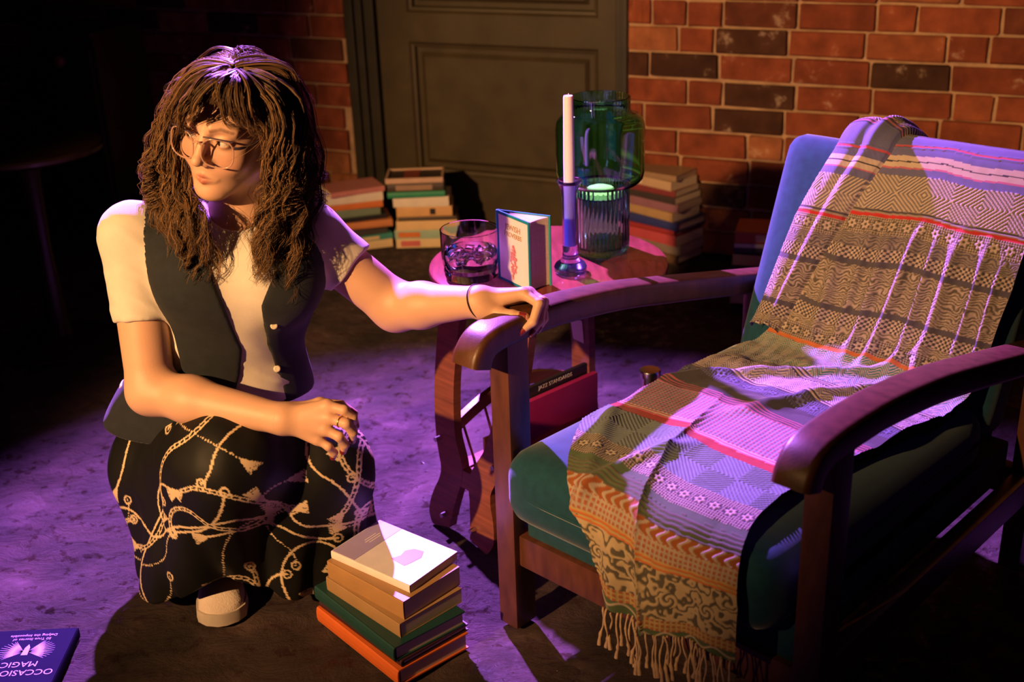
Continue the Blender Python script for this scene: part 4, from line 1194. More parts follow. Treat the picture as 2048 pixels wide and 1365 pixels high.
# ================================================================== THE WOMAN crouching beside the chair
# signed-distance modelling: continuous skin and clothes, meshed by surface nets
def s_cap(P, a, b, ra, rb):
    a = np.asarray(a); b = np.asarray(b); ab = b - a
    t = np.clip(((P - a) @ ab) / (ab @ ab), 0, 1)
    d = P - a - t[..., None] * ab
    return np.sqrt(np.einsum('...i,...i->...', d, d)) - (ra + (rb - ra) * t)
def s_ell(P, c, r):
    q = P - np.asarray(c); r = np.asarray(r)
    k0 = np.sqrt((((q / r) ** 2)).sum(-1)); k1 = np.sqrt(((q / (r * r)) ** 2).sum(-1)) + 1e-9
    return k0 * (k0 - 1) / k1
def smin(a, b, k):
    h = np.clip(0.5 + 0.5 * (b - a) / k, 0, 1)
    return b + (a - b) * h - k * h * (1 - h)
def smax(a, b, k): return -smin(-a, -b, k)

def surface_nets(f, lo, hi, h):
    lo = np.asarray(lo, float); n = np.ceil((np.asarray(hi) - lo) / h).astype(int) + 1
    ax = [lo[i] + h * np.arange(n[i]) for i in range(3)]
    B = 8; nb = -(-n // B); n = nb * B
    ax = [lo[i] + h * np.arange(n[i]) for i in range(3)]
    cen = np.stack(np.meshgrid(*[lo[i] + h * (np.arange(nb[i]) * B + (B - 1) / 2) for i in range(3)], indexing='ij'), -1)
    fc = f(cen)
    D = np.repeat(np.repeat(np.repeat(np.sign(fc).astype(np.float32), B, 0), B, 1), B, 2)
    near = np.argwhere(np.abs(fc) < B * h * 0.87 * 1.35 + 0.012)
    loc = np.stack(np.meshgrid(np.arange(B), np.arange(B), np.arange(B), indexing='ij'), -1)
    Db = D.reshape(nb[0], B, nb[1], B, nb[2], B)
    for c0 in range(0, len(near), 600):
        bl = near[c0:c0 + 600]
        pts = lo + h * (bl[:, None, None, None, :] * B + loc[None])
        Db[bl[:, 0], :, bl[:, 1], :, bl[:, 2], :] = f(pts)
    D = Db.reshape(*n)
    S = D < 0
    nc = n - 1
    acc = np.zeros(tuple(nc) , np.uint8)
    for dx in (0, 1):
        for dy in (0, 1):
            for dz in (0, 1): acc += S[dx:dx + nc[0], dy:dy + nc[1], dz:dz + nc[2]]
    act = (acc > 0) & (acc < 8)
    I = np.argwhere(act)
    idx = np.full(tuple(nc), -1, np.int32); idx[act] = np.arange(len(I))
    cs = np.array([[x, y, z] for x in (0, 1) for y in (0, 1) for z in (0, 1)])
    vals = np.stack([D[I[:, 0] + c[0], I[:, 1] + c[1], I[:, 2] + c[2]] for c in cs], 1)
    psum = np.zeros((len(I), 3)); cnt = np.zeros(len(I))
    for a in range(8):
        for b in range(a + 1, 8):
            if np.abs(cs[a] - cs[b]).sum() != 1: continue
            va, vb_ = vals[:, a], vals[:, b]; m = (va < 0) != (vb_ < 0)
            t = np.where(m, va / np.where(m, va - vb_, 1), 0)
            p = cs[a] + t[:, None] * (cs[b] - cs[a])
            psum += np.where(m[:, None], p, 0); cnt += m
    V = lo + h * (I + psum / cnt[:, None])
    Fs = []
    for axis in range(3):
        o1, o2 = [(1, 2), (2, 0), (0, 1)][axis]
        sl0 = [slice(None)] * 3; sl1 = [slice(None)] * 3
        sl0[axis] = slice(0, -1); sl1[axis] = slice(1, None)
        E = S[tuple(sl0)] != S[tuple(sl1)]
        for q in (o1, o2):
            sl = [slice(None)] * 3; sl[q] = slice(1, -1); 
        e = np.argwhere(E)
        ok = (e[:, o1] > 0) & (e[:, o2] > 0) & (e[:, o1] < nc[o1]) & (e[:, o2] < nc[o2])
        e = e[ok]
        inside_first = S[e[:, 0], e[:, 1], e[:, 2]]
        def cell(d1, d2):
            c = e.copy(); c[:, o1] -= d1; c[:, o2] -= d2; return idx[c[:, 0], c[:, 1], c[:, 2]]
        q = np.stack([cell(1, 1), cell(0, 1), cell(0, 0), cell(1, 0)], 1)
        q[~inside_first] = q[~inside_first][:, ::-1]
        Fs.append(q)
    F4 = np.concatenate(Fs); F4 = F4[(F4 >= 0).all(1)]
    return V, F4
def merge(parts):
    V = []; Fq = []; o = 0
    for v, f in parts:
        V.append(v); Fq.append(f + o); o += len(v)
    return np.concatenate(V), np.concatenate(Fq)

# ---- head frame
EYES = aty(414, 277, 1.965)
_f = np.array([-0.38, -0.925, -0.05]); _f /= np.linalg.norm(_f)
_l = np.array([0.942, -0.33, 0.0]); _u = np.cross(_l, _f) * -1
_u = np.array([0, 0, 1.0]) - _f * _f[2]; _u /= np.linalg.norm(_u); _l = np.cross(_f, _u); 
if _l[0] < 0: _l = -_l
_til = math.radians(13)
HL = _l * math.cos(_til) - _u * math.sin(_til); HU = _u * math.cos(_til) + _l * math.sin(_til); HF = _f
HS = 0.95
HC = EYES - HF * 0.082 * HS
HM = np.stack([HL, HF, HU], 1)                     # columns: her left, forward, up
def to_head(P): return ((P - HC) @ HM) / HS
def from_head(q): return HC + HS * (HM @ np.asarray(q, float))

def mirror(q): return np.concatenate([np.abs(q[..., :1]), q[..., 1:]], -1)
def head_sdf(P):
    q = to_head(P); m = mirror(q)
    d = s_ell(q, (0, -0.015, 0.024), (0.072, 0.088, 0.074))
    d = smin(d, s_ell(q, (0, 0.028, -0.010), (0.063, 0.060, 0.076)), 0.03)
    d = smin(d, s_ell(q, (0, 0.046, -0.060), (0.044, 0.044, 0.048)), 0.03)
    d = smin(d, s_cap(m, (0.054, 0.000, -0.048), (0.018, 0.060, -0.101), 0.017, 0.014), 0.025)
    d = smin(d, s_ell(q, (0, 0.071, -0.104), (0.021, 0.018, 0.017)), 0.018)
    d = smin(d, s_ell(m, (0.041, 0.058, -0.034), (0.023, 0.022, 0.024)), 0.022)
    d = smin(d, s_cap(m, (0.012, 0.087, 0.025), (0.046, 0.069, 0.022), 0.0085, 0.0085), 0.016)
    # eye sockets, then lids
    d = smax(d, -s_ell(m, (0.032, 0.103, 0.001), (0.019, 0.020, 0.014)), 0.014)
    lid = s_ell(m, (0.0315, 0.0745, 0.001), (0.0158, 0.0150, 0.0140))
    d = smin(d, lid, 0.005)
    d = smax(d, -s_ell(m, (0.0315, 0.092, -0.0005), (0.0128, 0.012, 0.0046)), 0.0015)
    # nose
    n = s_cap(q, (0, 0.087, 0.014), (0, 0.1085, -0.030), 0.0075, 0.0090)
    n = smin(n, s_ell(q, (0, 0.1105, -0.0345), (0.0100, 0.0105, 0.0090)), 0.006)
    n = smin(n, s_ell(m, (0.0120, 0.0985, -0.0385), (0.0070, 0.0095, 0.0072)), 0.006)
    d = smin(d, n, 0.012)
    d = smax(d, -s_ell(m, (0.0062, 0.1035, -0.0462), (0.0036, 0.0055, 0.0035)), 0.003)
    # lips
    lp = s_cap(m, (0.0, 0.0905, -0.0668), (0.0225, 0.0808, -0.0708), 0.0052, 0.0028)
    lp = smin(lp, s_cap(m, (0.0, 0.0890, -0.0780), (0.0195, 0.0812, -0.0735), 0.0060, 0.0030), 0.002)
    d = smin(d, lp, 0.006)
    d = smax(d, -s_ell(q, (0, 0.1015, -0.0722), (0.0235, 0.0090, 0.0012)), 0.003)
    # ears
    d = smin(d, s_ell(m, (0.0735, -0.012, -0.012), (0.008, 0.020, 0.030)), 0.008)
    return d * HS

# ---- joints
J = dict(rs=aty(268, 474, 2.045), re=aty(302, 783, 1.955), rw=aty(562, 838, 1.858),
         ls=aty(618, 474, 2.06), le=aty(792, 614, 2.045), lw=aty(955, 604, 1.938),
         nb=aty(478, 440, 2.075))
def chain(*pts): return [aty(*p) for p in pts]
RH = dict(thumb=chain((590, 824, 1.875), (640, 808, 1.880), (682, 812, 1.885), (708, 828, 1.885)),
          index=chain((654, 812, 1.853), (688, 821, 1.842), (706, 836, 1.846), (712, 852, 1.856)),
          middle=chain((658, 836, 1.842), (692, 848, 1.830), (706, 866, 1.836), (705, 882, 1.848)),
          ring=chain((649, 859, 1.838), (678, 874, 1.828), (690, 890, 1.836), (686, 904, 1.848)),
          pinky=chain((634, 878, 1.842), (657, 894, 1.834), (668, 906, 1.842), (666, 916, 1.851)))
LH = dict(thumb=chain((968, 620, 1.925), (1000, 628, 1.912), (1026, 631, 1.900), (1050, 634, 1.893)),
          index=chain((1047, 588, 1.928), (1078, 607, 1.905), (1066, 645, 1.888), (1038, 667, 1.880)),
          middle=chain((1058, 587, 1.948), (1085, 603, 1.922), (1080, 642, 1.904), (1060, 668, 1.896)),
          ring=chain((1060, 590, 1.966), (1088, 604, 1.940), (1088, 638, 1.922), (1074, 662, 1.914)),
          pinky=chain((1056, 594, 1.982), (1084, 606, 1.960), (1088, 634, 1.944), (1078, 654, 1.936)))
FR = dict(thumb=(0.0115, 0.0105, 0.0095, 0.0075), index=(0.0095, 0.0086, 0.0076, 0.0062), middle=(0.0098, 0.0088, 0.0078, 0.0064), ring=(0.0094, 0.0084, 0.0074, 0.0061), pinky=(0.0084, 0.0073, 0.0065, 0.0054))
def hand_sdf(P, wrist, Hd):
    d = None
    for k in ('index', 'middle', 'ring', 'pinky'):
        c = s_cap(P, wrist * 0.8 + Hd[k][0] * 0.2, Hd[k][0], 0.0165, 0.0118)
        d = c if d is None else smin(d, c, 0.012)
    d = smin(d, s_cap(P, wrist, Hd['thumb'][0], 0.020, 0.014), 0.014)
    d = smin(d, s_cap(P, Hd['thumb'][0], Hd['thumb'][1], 0.0145, 0.0112), 0.012)
    fs = None
    for k in ('thumb', 'index', 'middle', 'ring', 'pinky'):
        r = FR[k]; f = None
        for i in range(3):
            if k == 'thumb' and i == 0: continue
            c = s_cap(P, Hd[k][i], Hd[k][i + 1], r[i], r[i + 1]); f = c if f is None else smin(f, c, 0.003)
        fs = f if fs is None else np.minimum(fs, f)
    return smin(d, fs, 0.006)
def arm_sdf(P, s, e, w, Hd, r):
    d = s_cap(P, s, e, r[0], r[1])
    m = e * 0.68 + w * 0.32
    fo = smin(s_cap(P, e, m, r[1] * 0.97, r[2]), s_cap(P, m, w, r[2], r[3]), 0.02)
    d = smin(d, fo, 0.022)
    return smin(d, hand_sdf(P, w, Hd), 0.018)
RA = (0.050, 0.041, 0.0405, 0.0262); LA = (0.047, 0.043, 0.0395, 0.0265)

# ---- torso loft
_lev = [(430, 360, 575, 2.080, 0.062), (455, 292, 628, 2.075, 0.080), (505, 312, 632, 2.062, 0.098), (560, 330, 622, 2.052, 0.106), (620, 335, 612, 2.056, 0.100), (690, 312, 585, 2.072, 0.092), (760, 262, 603, 2.092, 0.100), (830, 226, 612, 2.110, 0.116), (890, 225, 620, 2.125, 0.125)]
_tz = []; _tx = []; _trx = []; _ty = []; _try = []
for (py, xl, xr, cy, ry) in _lev:
    a = aty(xl, py, cy); b = aty(xr, py, cy)
    _tz.append((a[2] + b[2]) / 2); _tx.append((a[0] + b[0]) / 2); _trx.append((b[0] - a[0]) / 2); _ty.append(cy); _try.append(ry)
_o = np.argsort(_tz); _tz = np.array(_tz)[_o]; _tx = np.array(_tx)[_o]; _trx = np.array(_trx)[_o]; _ty = np.array(_ty)[_o]; _try = np.array(_try)[_o]
_zz = np.linspace(_tz[0], _tz[-1], 60)
def _sm(a):
    y = np.interp(_zz, _tz, a)
    for _ in range(12): y[1:-1] = 0.25 * y[:-2] + 0.5 * y[1:-1] + 0.25 * y[2:]
    return y
_sx, _srx, _sy, _sry = _sm(_tx), _sm(_trx), _sm(_ty), _sm(_try)
def torso_core(P):
    z = np.clip(P[..., 2], _zz[0], _zz[-1])
    cx = np.interp(z, _zz, _sx); rx = np.interp(z, _zz, _srx); cy = np.interp(z, _zz, _sy); ry = np.interp(z, _zz, _sry)
    k = np.sqrt(((P[..., 0] - cx) / rx) ** 2 + ((P[..., 1] - cy) / ry) ** 2)
    d = (k - 1) * np.minimum(rx, ry)
    return smax(d, smax(P[..., 2] - _zz[-1], _zz[0] - P[..., 2], 0.02), 0.03)
_br = [aty(395, 560, 1.985), aty(560, 560, 1.985)]
def torso_sdf(P):
    d = torso_core(P)
    d = smin(d, s_cap(P, J['nb'] + np.array([-0.03, 0, -0.03]), J['rs'], 0.050, 0.052), 0.04)
    d = smin(d, s_cap(P, J['nb'] + np.array([0.03, 0, -0.03]), J['ls'], 0.050, 0.050), 0.04)
    for b in _br: d = smin(d, s_ell(P, b, (0.060, 0.045, 0.058)), 0.05)
    return d
NECK_TOP = from_head((0, -0.020, -0.050))
def neck_sdf(P): return s_cap(P, NECK_TOP, J['nb'] + np.array([0, 0.01, -0.03]), 0.050, 0.056)
def skin_sdf(P):
    d = head_sdf(P)
    d = smin(d, neck_sdf(P), 0.025)
    d = smin(d, torso_sdf(P) + 0.006, 0.03)
    d = smin(d, arm_sdf(P, J['rs'], J['re'], J['rw'], RH, RA), 0.02)
    d = smin(d, arm_sdf(P, J['ls'], J['le'], J['lw'], LH, LA), 0.02)
    return d

def bbox(pts, pad):
    p = np.array(pts); return p.min(0) - pad, p.max(0) + pad

person = empty('person', (-0.55, 2.1, 0), 0, 'person crouching in dark vest, white t-shirt and chain-print trousers, hand on chair arm', 'person')

def build_body():
    allp = [J[k] for k in J]
    parts = []
    hlo, hhi = HC - 0.155, HC + 0.155
    hlo[2] = HC[2] - 0.165
    parts.append(surface_nets(lambda P: smin(smin(head_sdf(P), neck_sdf(P), 0.025), torso_sdf(P) + 0.006, 0.03), hlo, hhi, 0.0021))
    rl = [J['rw']] + [p for k in RH for p in RH[k]]; ll = [J['lw']] + [p for k in LH for p in LH[k]]
    for (s, e, w, Hd, r, hp) in ((J['rs'], J['re'], J['rw'], RH, RA, rl), (J['ls'], J['le'], J['lw'], LH, LA, ll)):
        f = lambda P: smin(arm_sdf(P, s, e, w, Hd, r), torso_sdf(P) + 0.006, 0.02)
        lo, hi = bbox(hp, 0.03)
        tw = (w - e) / np.linalg.norm(w - e)
        parts.append(surface_nets(lambda P: np.maximum(f(P), -((P - w) @ tw)), lo, hi, 0.0016))
        lo2, hi2 = bbox([s, e, w], 0.062)
        parts.append(surface_nets(lambda P: np.maximum(f(P), (P - w) @ tw - 0.007), lo2, hi2, 0.0030))
    lo, hi = bbox([[_sx.min() - 0.2, 1.93, _zz[0]], [_sx.max() + 0.2, 2.24, J['nb'][2]]], 0.03); hi[2] = J['nb'][2] + 0.012; lo[2] = aty(400, 800, 2.05)[2]
    parts.append(surface_nets(lambda P: smin(torso_sdf(P) + 0.006, neck_sdf(P), 0.03), lo, hi, 0.006))
    V, Fq = merge(parts)
    # skin tone, lips, brows, nails
    skin = np.array([0.62, 0.365, 0.26])
    C = np.tile(skin, (len(V), 1))
    C *= (1 + 0.10 * fbm(V[:, 0] * 40, V[:, 1] * 40, V[:, 2] * 40, 3))[:, None]
    q = to_head(V); m = mirror(q)
    lp = np.minimum(s_cap(m, (0.0, 0.0905, -0.0668), (0.0225, 0.0808, -0.0708), 0.0052, 0.0028), s_cap(m, (0.0, 0.0890, -0.0780), (0.0195, 0.0812, -0.0735), 0.0060, 0.0030))
    near = np.linalg.norm(V - HC, axis=1) < 0.16
    k = np.clip(1 - lp / 0.0016, 0, 1) * near * (np.abs(q[:, 2] + 0.0725) < 0.0135) * (q[:, 1] > 0.083)
    C = C * (1 - 0.85 * k[:, None]) + np.array([0.42, 0.12, 0.10]) * 0.85 * k[:, None]
    ch = np.exp(-(((m - np.array([0.042, 0.07, -0.035])) / 0.022) ** 2).sum(-1)) * near
    C *= 1 - np.array([0.0, 0.16, 0.14]) * ch[:, None]
    br = s_cap(m, (0.014, 0.094, 0.020), (0.030, 0.093, 0.0255), 0.0030, 0.0034); br = np.minimum(br, s_cap(m, (0.030, 0.093, 0.0255), (0.050, 0.077, 0.021), 0.0034, 0.0015))
    k = np.clip(1 - np.maximum(br - 0.0065, 0) / 0.002, 0, 1) * near * (q[:, 1] > 0.05)
    bz = np.interp(m[:, 0], [0.012, 0.030, 0.052], [0.0195, 0.0262, 0.0210])
    k = near * (q[:, 1] > 0.05) * (m[:, 0] > 0.012) * (m[:, 0] < 0.051) * np.exp(-((q[:, 2] - bz) / 0.0034) ** 4)
    k *= 0.55 + 0.45 * vnoise(V[:, 0] * 900, V[:, 1] * 900, V[:, 2] * 900)
    C = C * (1 - 0.8 * k[:, None]) + np.array([0.10, 0.05, 0.03]) * 0.8 * k[:, None]
    # dark lash line
    ll_ = np.abs(s_ell(m, (0.0315, 0.092, -0.0005), (0.0128, 0.012, 0.0046)))
    k = near * (q[:, 1] > 0.06) * (q[:, 2] > -0.001) * np.clip(1 - ll_ / 0.0016, 0, 1) * (m[:, 0] < 0.05)
    C = C * (1 - 0.85 * k[:, None]) + np.array([0.03, 0.015, 0.012]) * 0.85 * k[:, None]
    # red nails
    view = np.array([0.0, -0.9, 0.45])
    for Hd in (LH, RH):
        for kf in Hd:
            a, b = Hd[kf][2], Hd[kf][3]; t = b - a; t /= np.linalg.norm(t)
            c = b * 0.86 + a * 0.14
            dv = V - c; al = dv @ t; side = np.linalg.norm(dv - al[:, None] * t, axis=1)
            nd = view - t * (view @ t); nd /= np.linalg.norm(nd)
            k = (np.abs(al) < 0.0065) & ((dv @ nd) > 0.0030) & (side < 0.012)
            C[k] = np.array([0.20, 0.012, 0.022])
    mt = vcol_mat('skin', 0.48, sss=0.12, spec=0.4, bump=0.12, bscale=700)
    o = mesh_obj('body', V, Fq, mt, None, True, C); adopt(o, person)
    return o
body = build_body()

# eyes
def build_eyes():
    sc = mat('eye_white', (0.72, 0.66, 0.62), 0.12, var=0.02); ir = mat('iris_brown', (0.05, 0.028, 0.015), 0.1, var=0.3, scale=400); pu = mat('pupil', (0.003, 0.003, 0.003), 0.08)
    for s in (-1, 1):
        c = from_head((s * 0.0315, 0.0745, 0.001)); R = 0.0139 * HS
        bm = bmesh.new(); bmesh.ops.create_uvsphere(bm, u_segments=28, v_segments=20, radius=R)
        bmesh.ops.translate(bm, vec=c, verts=bm.verts)
        e = bm_obj('eye', bm, sc, None, True); adopt(e, person)
        g = HF * 0.86 - HL * 0.46 - HU * 0.05; g /= np.linalg.norm(g)
        rot = Vector(g).to_track_quat('Z', 'Y').to_matrix()
        for (nm, th0, rr, mt) in (('iris', 0.46, 1.012, ir), ('pupil', 0.21, 1.022, pu)):
            V, Fc = lathe([(R * rr * math.sin(t), R * rr * math.cos(t)) for t in np.linspace(0.001, th0, 6)], 24)
            V = [tuple(rot @ Vector(v) + Vector(c)) for v in V]
            mesh_obj(nm, V, Fc, mt, e, True)
build_eyes()

# ---- clothes
def sleeve_sdf(P, s, e, cut, r0, r1):
    d = s_cap(P, s + np.array([0, 0, 0.004]), e, r0, r1)
    ax = (e - s) / np.linalg.norm(e - s)
    return smax(d, (P - (s + (e - s) * cut)) @ ax, 0.004)
def drape(P, amp, fx, fz, seed): return amp * fbm(P[..., 0] * fx + P[..., 2] * fx * 0.6, P[..., 1] * fx, P[..., 2] * fz + seed, 3)
def shirt_sdf(P):
    d = torso_sdf(P) - 0.008
    d = smin(d, sleeve_sdf(P, J['rs'], J['re'], 0.545, 0.058, 0.050), 0.02)
    d = smin(d, sleeve_sdf(P, J['ls'], J['le'], 0.46, 0.055, 0.051), 0.02)
    d = d + drape(P, 0.020, 11, 7, 5.0)
    w_ = (P[..., 0] * 0.9 + P[..., 2] * 1.2 + P[..., 1] * 0.4) * 85 + 9 * fbm(P[..., 0] * 7, P[..., 1] * 7, P[..., 2] * 7, 2)
    d = d - 0.0028 * np.clip(np.sin(w_), 0, 1) ** 2 * np.clip(0.5 + 3 * fbm(P[..., 0] * 5 + 3, P[..., 1] * 5, P[..., 2] * 5, 2), 0, 1)
    # crew neck opening
    up = NECK_TOP - J['nb']; up = up / np.linalg.norm(up)
    hole = s_cap(P, J['nb'] + up * 0.040 + np.array([0.004, -0.026, 0.0]), NECK_TOP + up * 0.05 + np.array([0, -0.05, 0]), 0.054, 0.072)
    d = smax(d, -hole, 0.006)
    return np.maximum(d, aty(400, 795, 2.05)[2] - P[..., 2])
def vest_sdf(P):
    d = torso_sdf(P) - 0.013 + drape(P, 0.010, 7, 5, 9.0)
    x = P[..., 0]; z = P[..., 2]
    # flare of the hem at her right hip
    zs = [aty(500, y, 1.96)[2] for y in (800, 760, 700, 600, 520, 470, 430)]
    cs_ = [aty(xx, y, 1.96)[0] for (xx, y) in ((508, 800), (508, 760), (507, 700), (491, 600), (490, 520), (490, 470), (490, 430))]
    hw = [0.040, 0.030, 0.021, 0.033, 0.060, 0.082, 0.098]
    o = np.argsort(zs); zs = np.array(zs)[o]; cs_ = np.array(cs_)[o]; hw = np.array(hw)[o]
    cc = np.interp(z, zs, cs_); hh = np.interp(z, zs, hw)
    cyy = np.interp(np.clip(z, _zz[0], _zz[-1]), _zz, _sy)
    op = np.maximum(np.abs(x - cc) - hh, P[..., 1] - cyy)
    d = smax(d, -op, 0.004)
    d = smax(d, -(sleeve_sdf(P, J['rs'] + np.array([-0.012, 0, 0.0]), J['re'], 0.9, 0.070, 0.056)), 0.006)
    d = smax(d, -(sleeve_sdf(P, J['ls'] + np.array([0.012, 0, 0.0]), J['le'], 0.9, 0.066, 0.056)), 0.006)
    up = NECK_TOP - J['nb']; up = up / np.linalg.norm(up)
    d = smax(d, -s_cap(P, J['nb'] + up * 0.02, NECK_TOP, 0.070, 0.08), 0.005)
    zb = aty(400, 884, 2.0)[2]
    return smax(d, zb + 0.06 * np.clip((x + 0.62) / 0.2, 0, 1) - z, 0.004)

hipR = aty(362, 900, 2.15); hipL = aty(500, 900, 2.20); kneeR = aty(455, 925, 1.885); kneeL = aty(640, 935, 1.985)
ankR = aty(415, 1175, 2.03); ankL = aty(690, 1120, 2.15)
def trouser_sdf(P):
    d = s_ell(P, aty(402, 905, 2.15), (0.160, 0.15, 0.115))
    d = smin(d, s_cap(P, hipR, kneeR, 0.110, 0.088), 0.06)
    d = smin(d, s_cap(P, hipL, kneeL, 0.105, 0.088), 0.06)
    d = smin(d, s_cap(P, kneeR, ankR + np.array([-0.02, 0.0, 0.02]), 0.086, 0.105), 0.06)
    d = smin(d, s_cap(P, kneeL, ankL + np.array([-0.03, -0.03, 0.02]), 0.082, 0.115), 0.07)
    d = smin(d, s_cap(P, aty(330, 960, 2.10), aty(392, 1150, 2.05), 0.085, 0.090), 0.06)
    d = smin(d, s_cap(P, aty(560, 1000, 2.0), aty(590, 1130, 2.04), 0.09, 0.105), 0.07)
    # gathered folds running down the cloth
    ang = np.arctan2(P[..., 1] - 2.10, P[..., 0] + 0.52)
    fold = np.sin(ang * 13 + 5 * fbm(P[..., 0] * 5, P[..., 1] * 5, P[..., 2] * 3, 2)) * 0.5 + 0.5
    low = np.clip((0.34 - P[..., 2]) / 0.3, 0, 1)
    d = d + (0.004 + 0.016 * low) * (fold ** 2 - 0.3) * 0.8 + 0.014 * fbm(P[..., 0] * 9, P[..., 1] * 9, P[..., 2] * 8, 3)
    hemz = 0.028 + 0.075 * np.exp(-(((P[..., 0] + 0.57) / 0.085) ** 2)) * (P[..., 1] < 2.06)
    d = smax(d, hemz - P[..., 2], 0.006)
    return d

def make_print():
    """scattered chain, cord and tassel motifs painted in a plane (1 px = 1 mm)"""
    n = 900; img = np.zeros((n, n), np.float32)
    rr = random.Random(21)
    yy, xx = np.mgrid[0:n, 0:n]
    def stamp(x, y, r, val=1.0):
        x0, x1, y0, y1 = int(max(x - r - 1, 0)), int(min(x + r + 2, n)), int(max(y - r - 1, 0)), int(min(y + r + 2, n))
        if x1 <= x0 or y1 <= y0: return
        m = (xx[y0:y1, x0:x1] - x) ** 2 + (yy[y0:y1, x0:x1] - y) ** 2 < r * r
        img[y0:y1, x0:x1][m] = val
    for c in range(92):
        x, y = rr.uniform(60, n - 60), rr.uniform(60, n - 60); a = rr.uniform(0, 6.28); curv = rr.uniform(-0.03, 0.03)
        kind = rr.random(); L = int(rr.uniform(130, 320)); pts = []
        for s in range(L):
            pts.append((x, y, a)); x += math.cos(a); y += math.sin(a)
            if rr.random() < 0.02: curv = rr.uniform(-0.032, 0.032)
            a += curv
        if kind < 0.55:
            for (px, py, pa) in pts: stamp(px, py, 3.9)
            for i in range(6, L, 11):
                for q in range(-3, 3):
                    px, py, pa = pts[min(max(i + q, 0), L - 1)]; stamp(px, py, 1.7, 0.0)
        elif kind < 0.8:
            for i in range(0, L, 5): stamp(pts[i][0], pts[i][1], 1.7)
        else:
            for (px, py, pa) in pts: stamp(px, py, 2.0)
        px, py, pa = pts[-1]
        for q in range(26):
            w = 1.5 + q * 0.36
            for k in np.linspace(-w, w, 9): stamp(px + math.cos(pa) * q - math.sin(pa) * k, py + math.sin(pa) * q + math.cos(pa) * k, 1.0)
        px, py, pa = pts[0]
        for th in np.linspace(0, 6.28, 40): stamp(px + 7 * math.cos(th), py + 7 * math.sin(th), 1.6)
    return img

def build_clothes():
    lo, hi = bbox([J['rs'], J['ls'], J['re'], J['le'], [_sx.min(), 1.93, _zz[0]], [_sx.max(), 2.24, J['nb'][2] + 0.03]], 0.085)
    V, Fq = surface_nets(shirt_sdf, lo, hi, 0.0042)
    o = mesh_obj('t_shirt', V, Fq, mat('white_cotton', (0.62, 0.56, 0.51), 0.9, var=0.04, scale=40, bump=0.15, bscale=900, sheen=0.1), None, True); adopt(o, person)
    # neck rib and sleeve hems
    lo, hi = bbox([[_sx.min() - 0.19, 1.90, _zz[0]], [_sx.max() + 0.17, 2.26, J['nb'][2] + 0.03]], 0.02)
    V, Fq = surface_nets(vest_sdf, lo, hi, 0.0042)
    vm = mat('navy_wool', (0.010, 0.013, 0.018), 0.85, var=0.2, scale=60, bump=0.2, bscale=800, sheen=0.12)
    ve = mesh_obj('vest', V, Fq, vm, None, True); adopt(ve, person)
    # buttons
    bt = mat('pearl_button', (0.62, 0.55, 0.45), 0.3)
    for (px, py) in ((548, 652), (554, 738)):
        P0 = np.array(CAM); r = ray(px, py)
        ts = np.linspace(1.85, 2.25, 400); Q = CAM + r[None, :] * ts[:, None] / 1.0
        sd = vest_sdf(Q); k = np.argmax(sd < 0)
        c = (Q[k] if sd[k] < 0 else Q[200]) - r / np.linalg.norm(r) * 0.0025
        V, Fc = lathe([(0.0, -0.001), (0.0062, -0.001), (0.0066, 0.0008), (0.0052, 0.0022), (0.003, 0.0016), (0.0, 0.0016)], 20)
        rot = Vector((-r / np.linalg.norm(r))).to_track_quat('Z', 'Y').to_matrix()
        mesh_obj('button', [tuple(rot @ Vector(v) + Vector(c)) for v in V], Fc, bt, ve, True)
    pts = [hipR, hipL, kneeR, kneeL, ankR, ankL, aty(300, 960, 2.12), aty(385, 905, 2.16)]
    lo, hi = bbox(pts, 0.20); lo[2] = 0.0
    V, Fq = surface_nets(trouser_sdf, lo, hi, 0.0025)
    img = make_print()
    p = (V[:, 0] + 1.02) * 900; q = (V[:, 2] * 0.92 + (V[:, 1] - 1.7) * 0.45 + 0.02) * 900
    w = 30 * fbm(V[:, 0] * 4, V[:, 1] * 4, V[:, 2] * 4, 2)
    xi = np.clip((p + w).astype(int) % 900, 0, 899); yi = np.clip((q + w).astype(int) % 900, 0, 899)
    k = img[yi, xi]
    C = np.array([0.006, 0.006, 0.007]) + k[:, None] * np.array([0.62, 0.46, 0.30])
    tr = mesh_obj('trousers', V, Fq, vcol_mat('black_printed_satin', 0.6, spec=0.22), None, True, C); adopt(tr, person)
build_clothes()

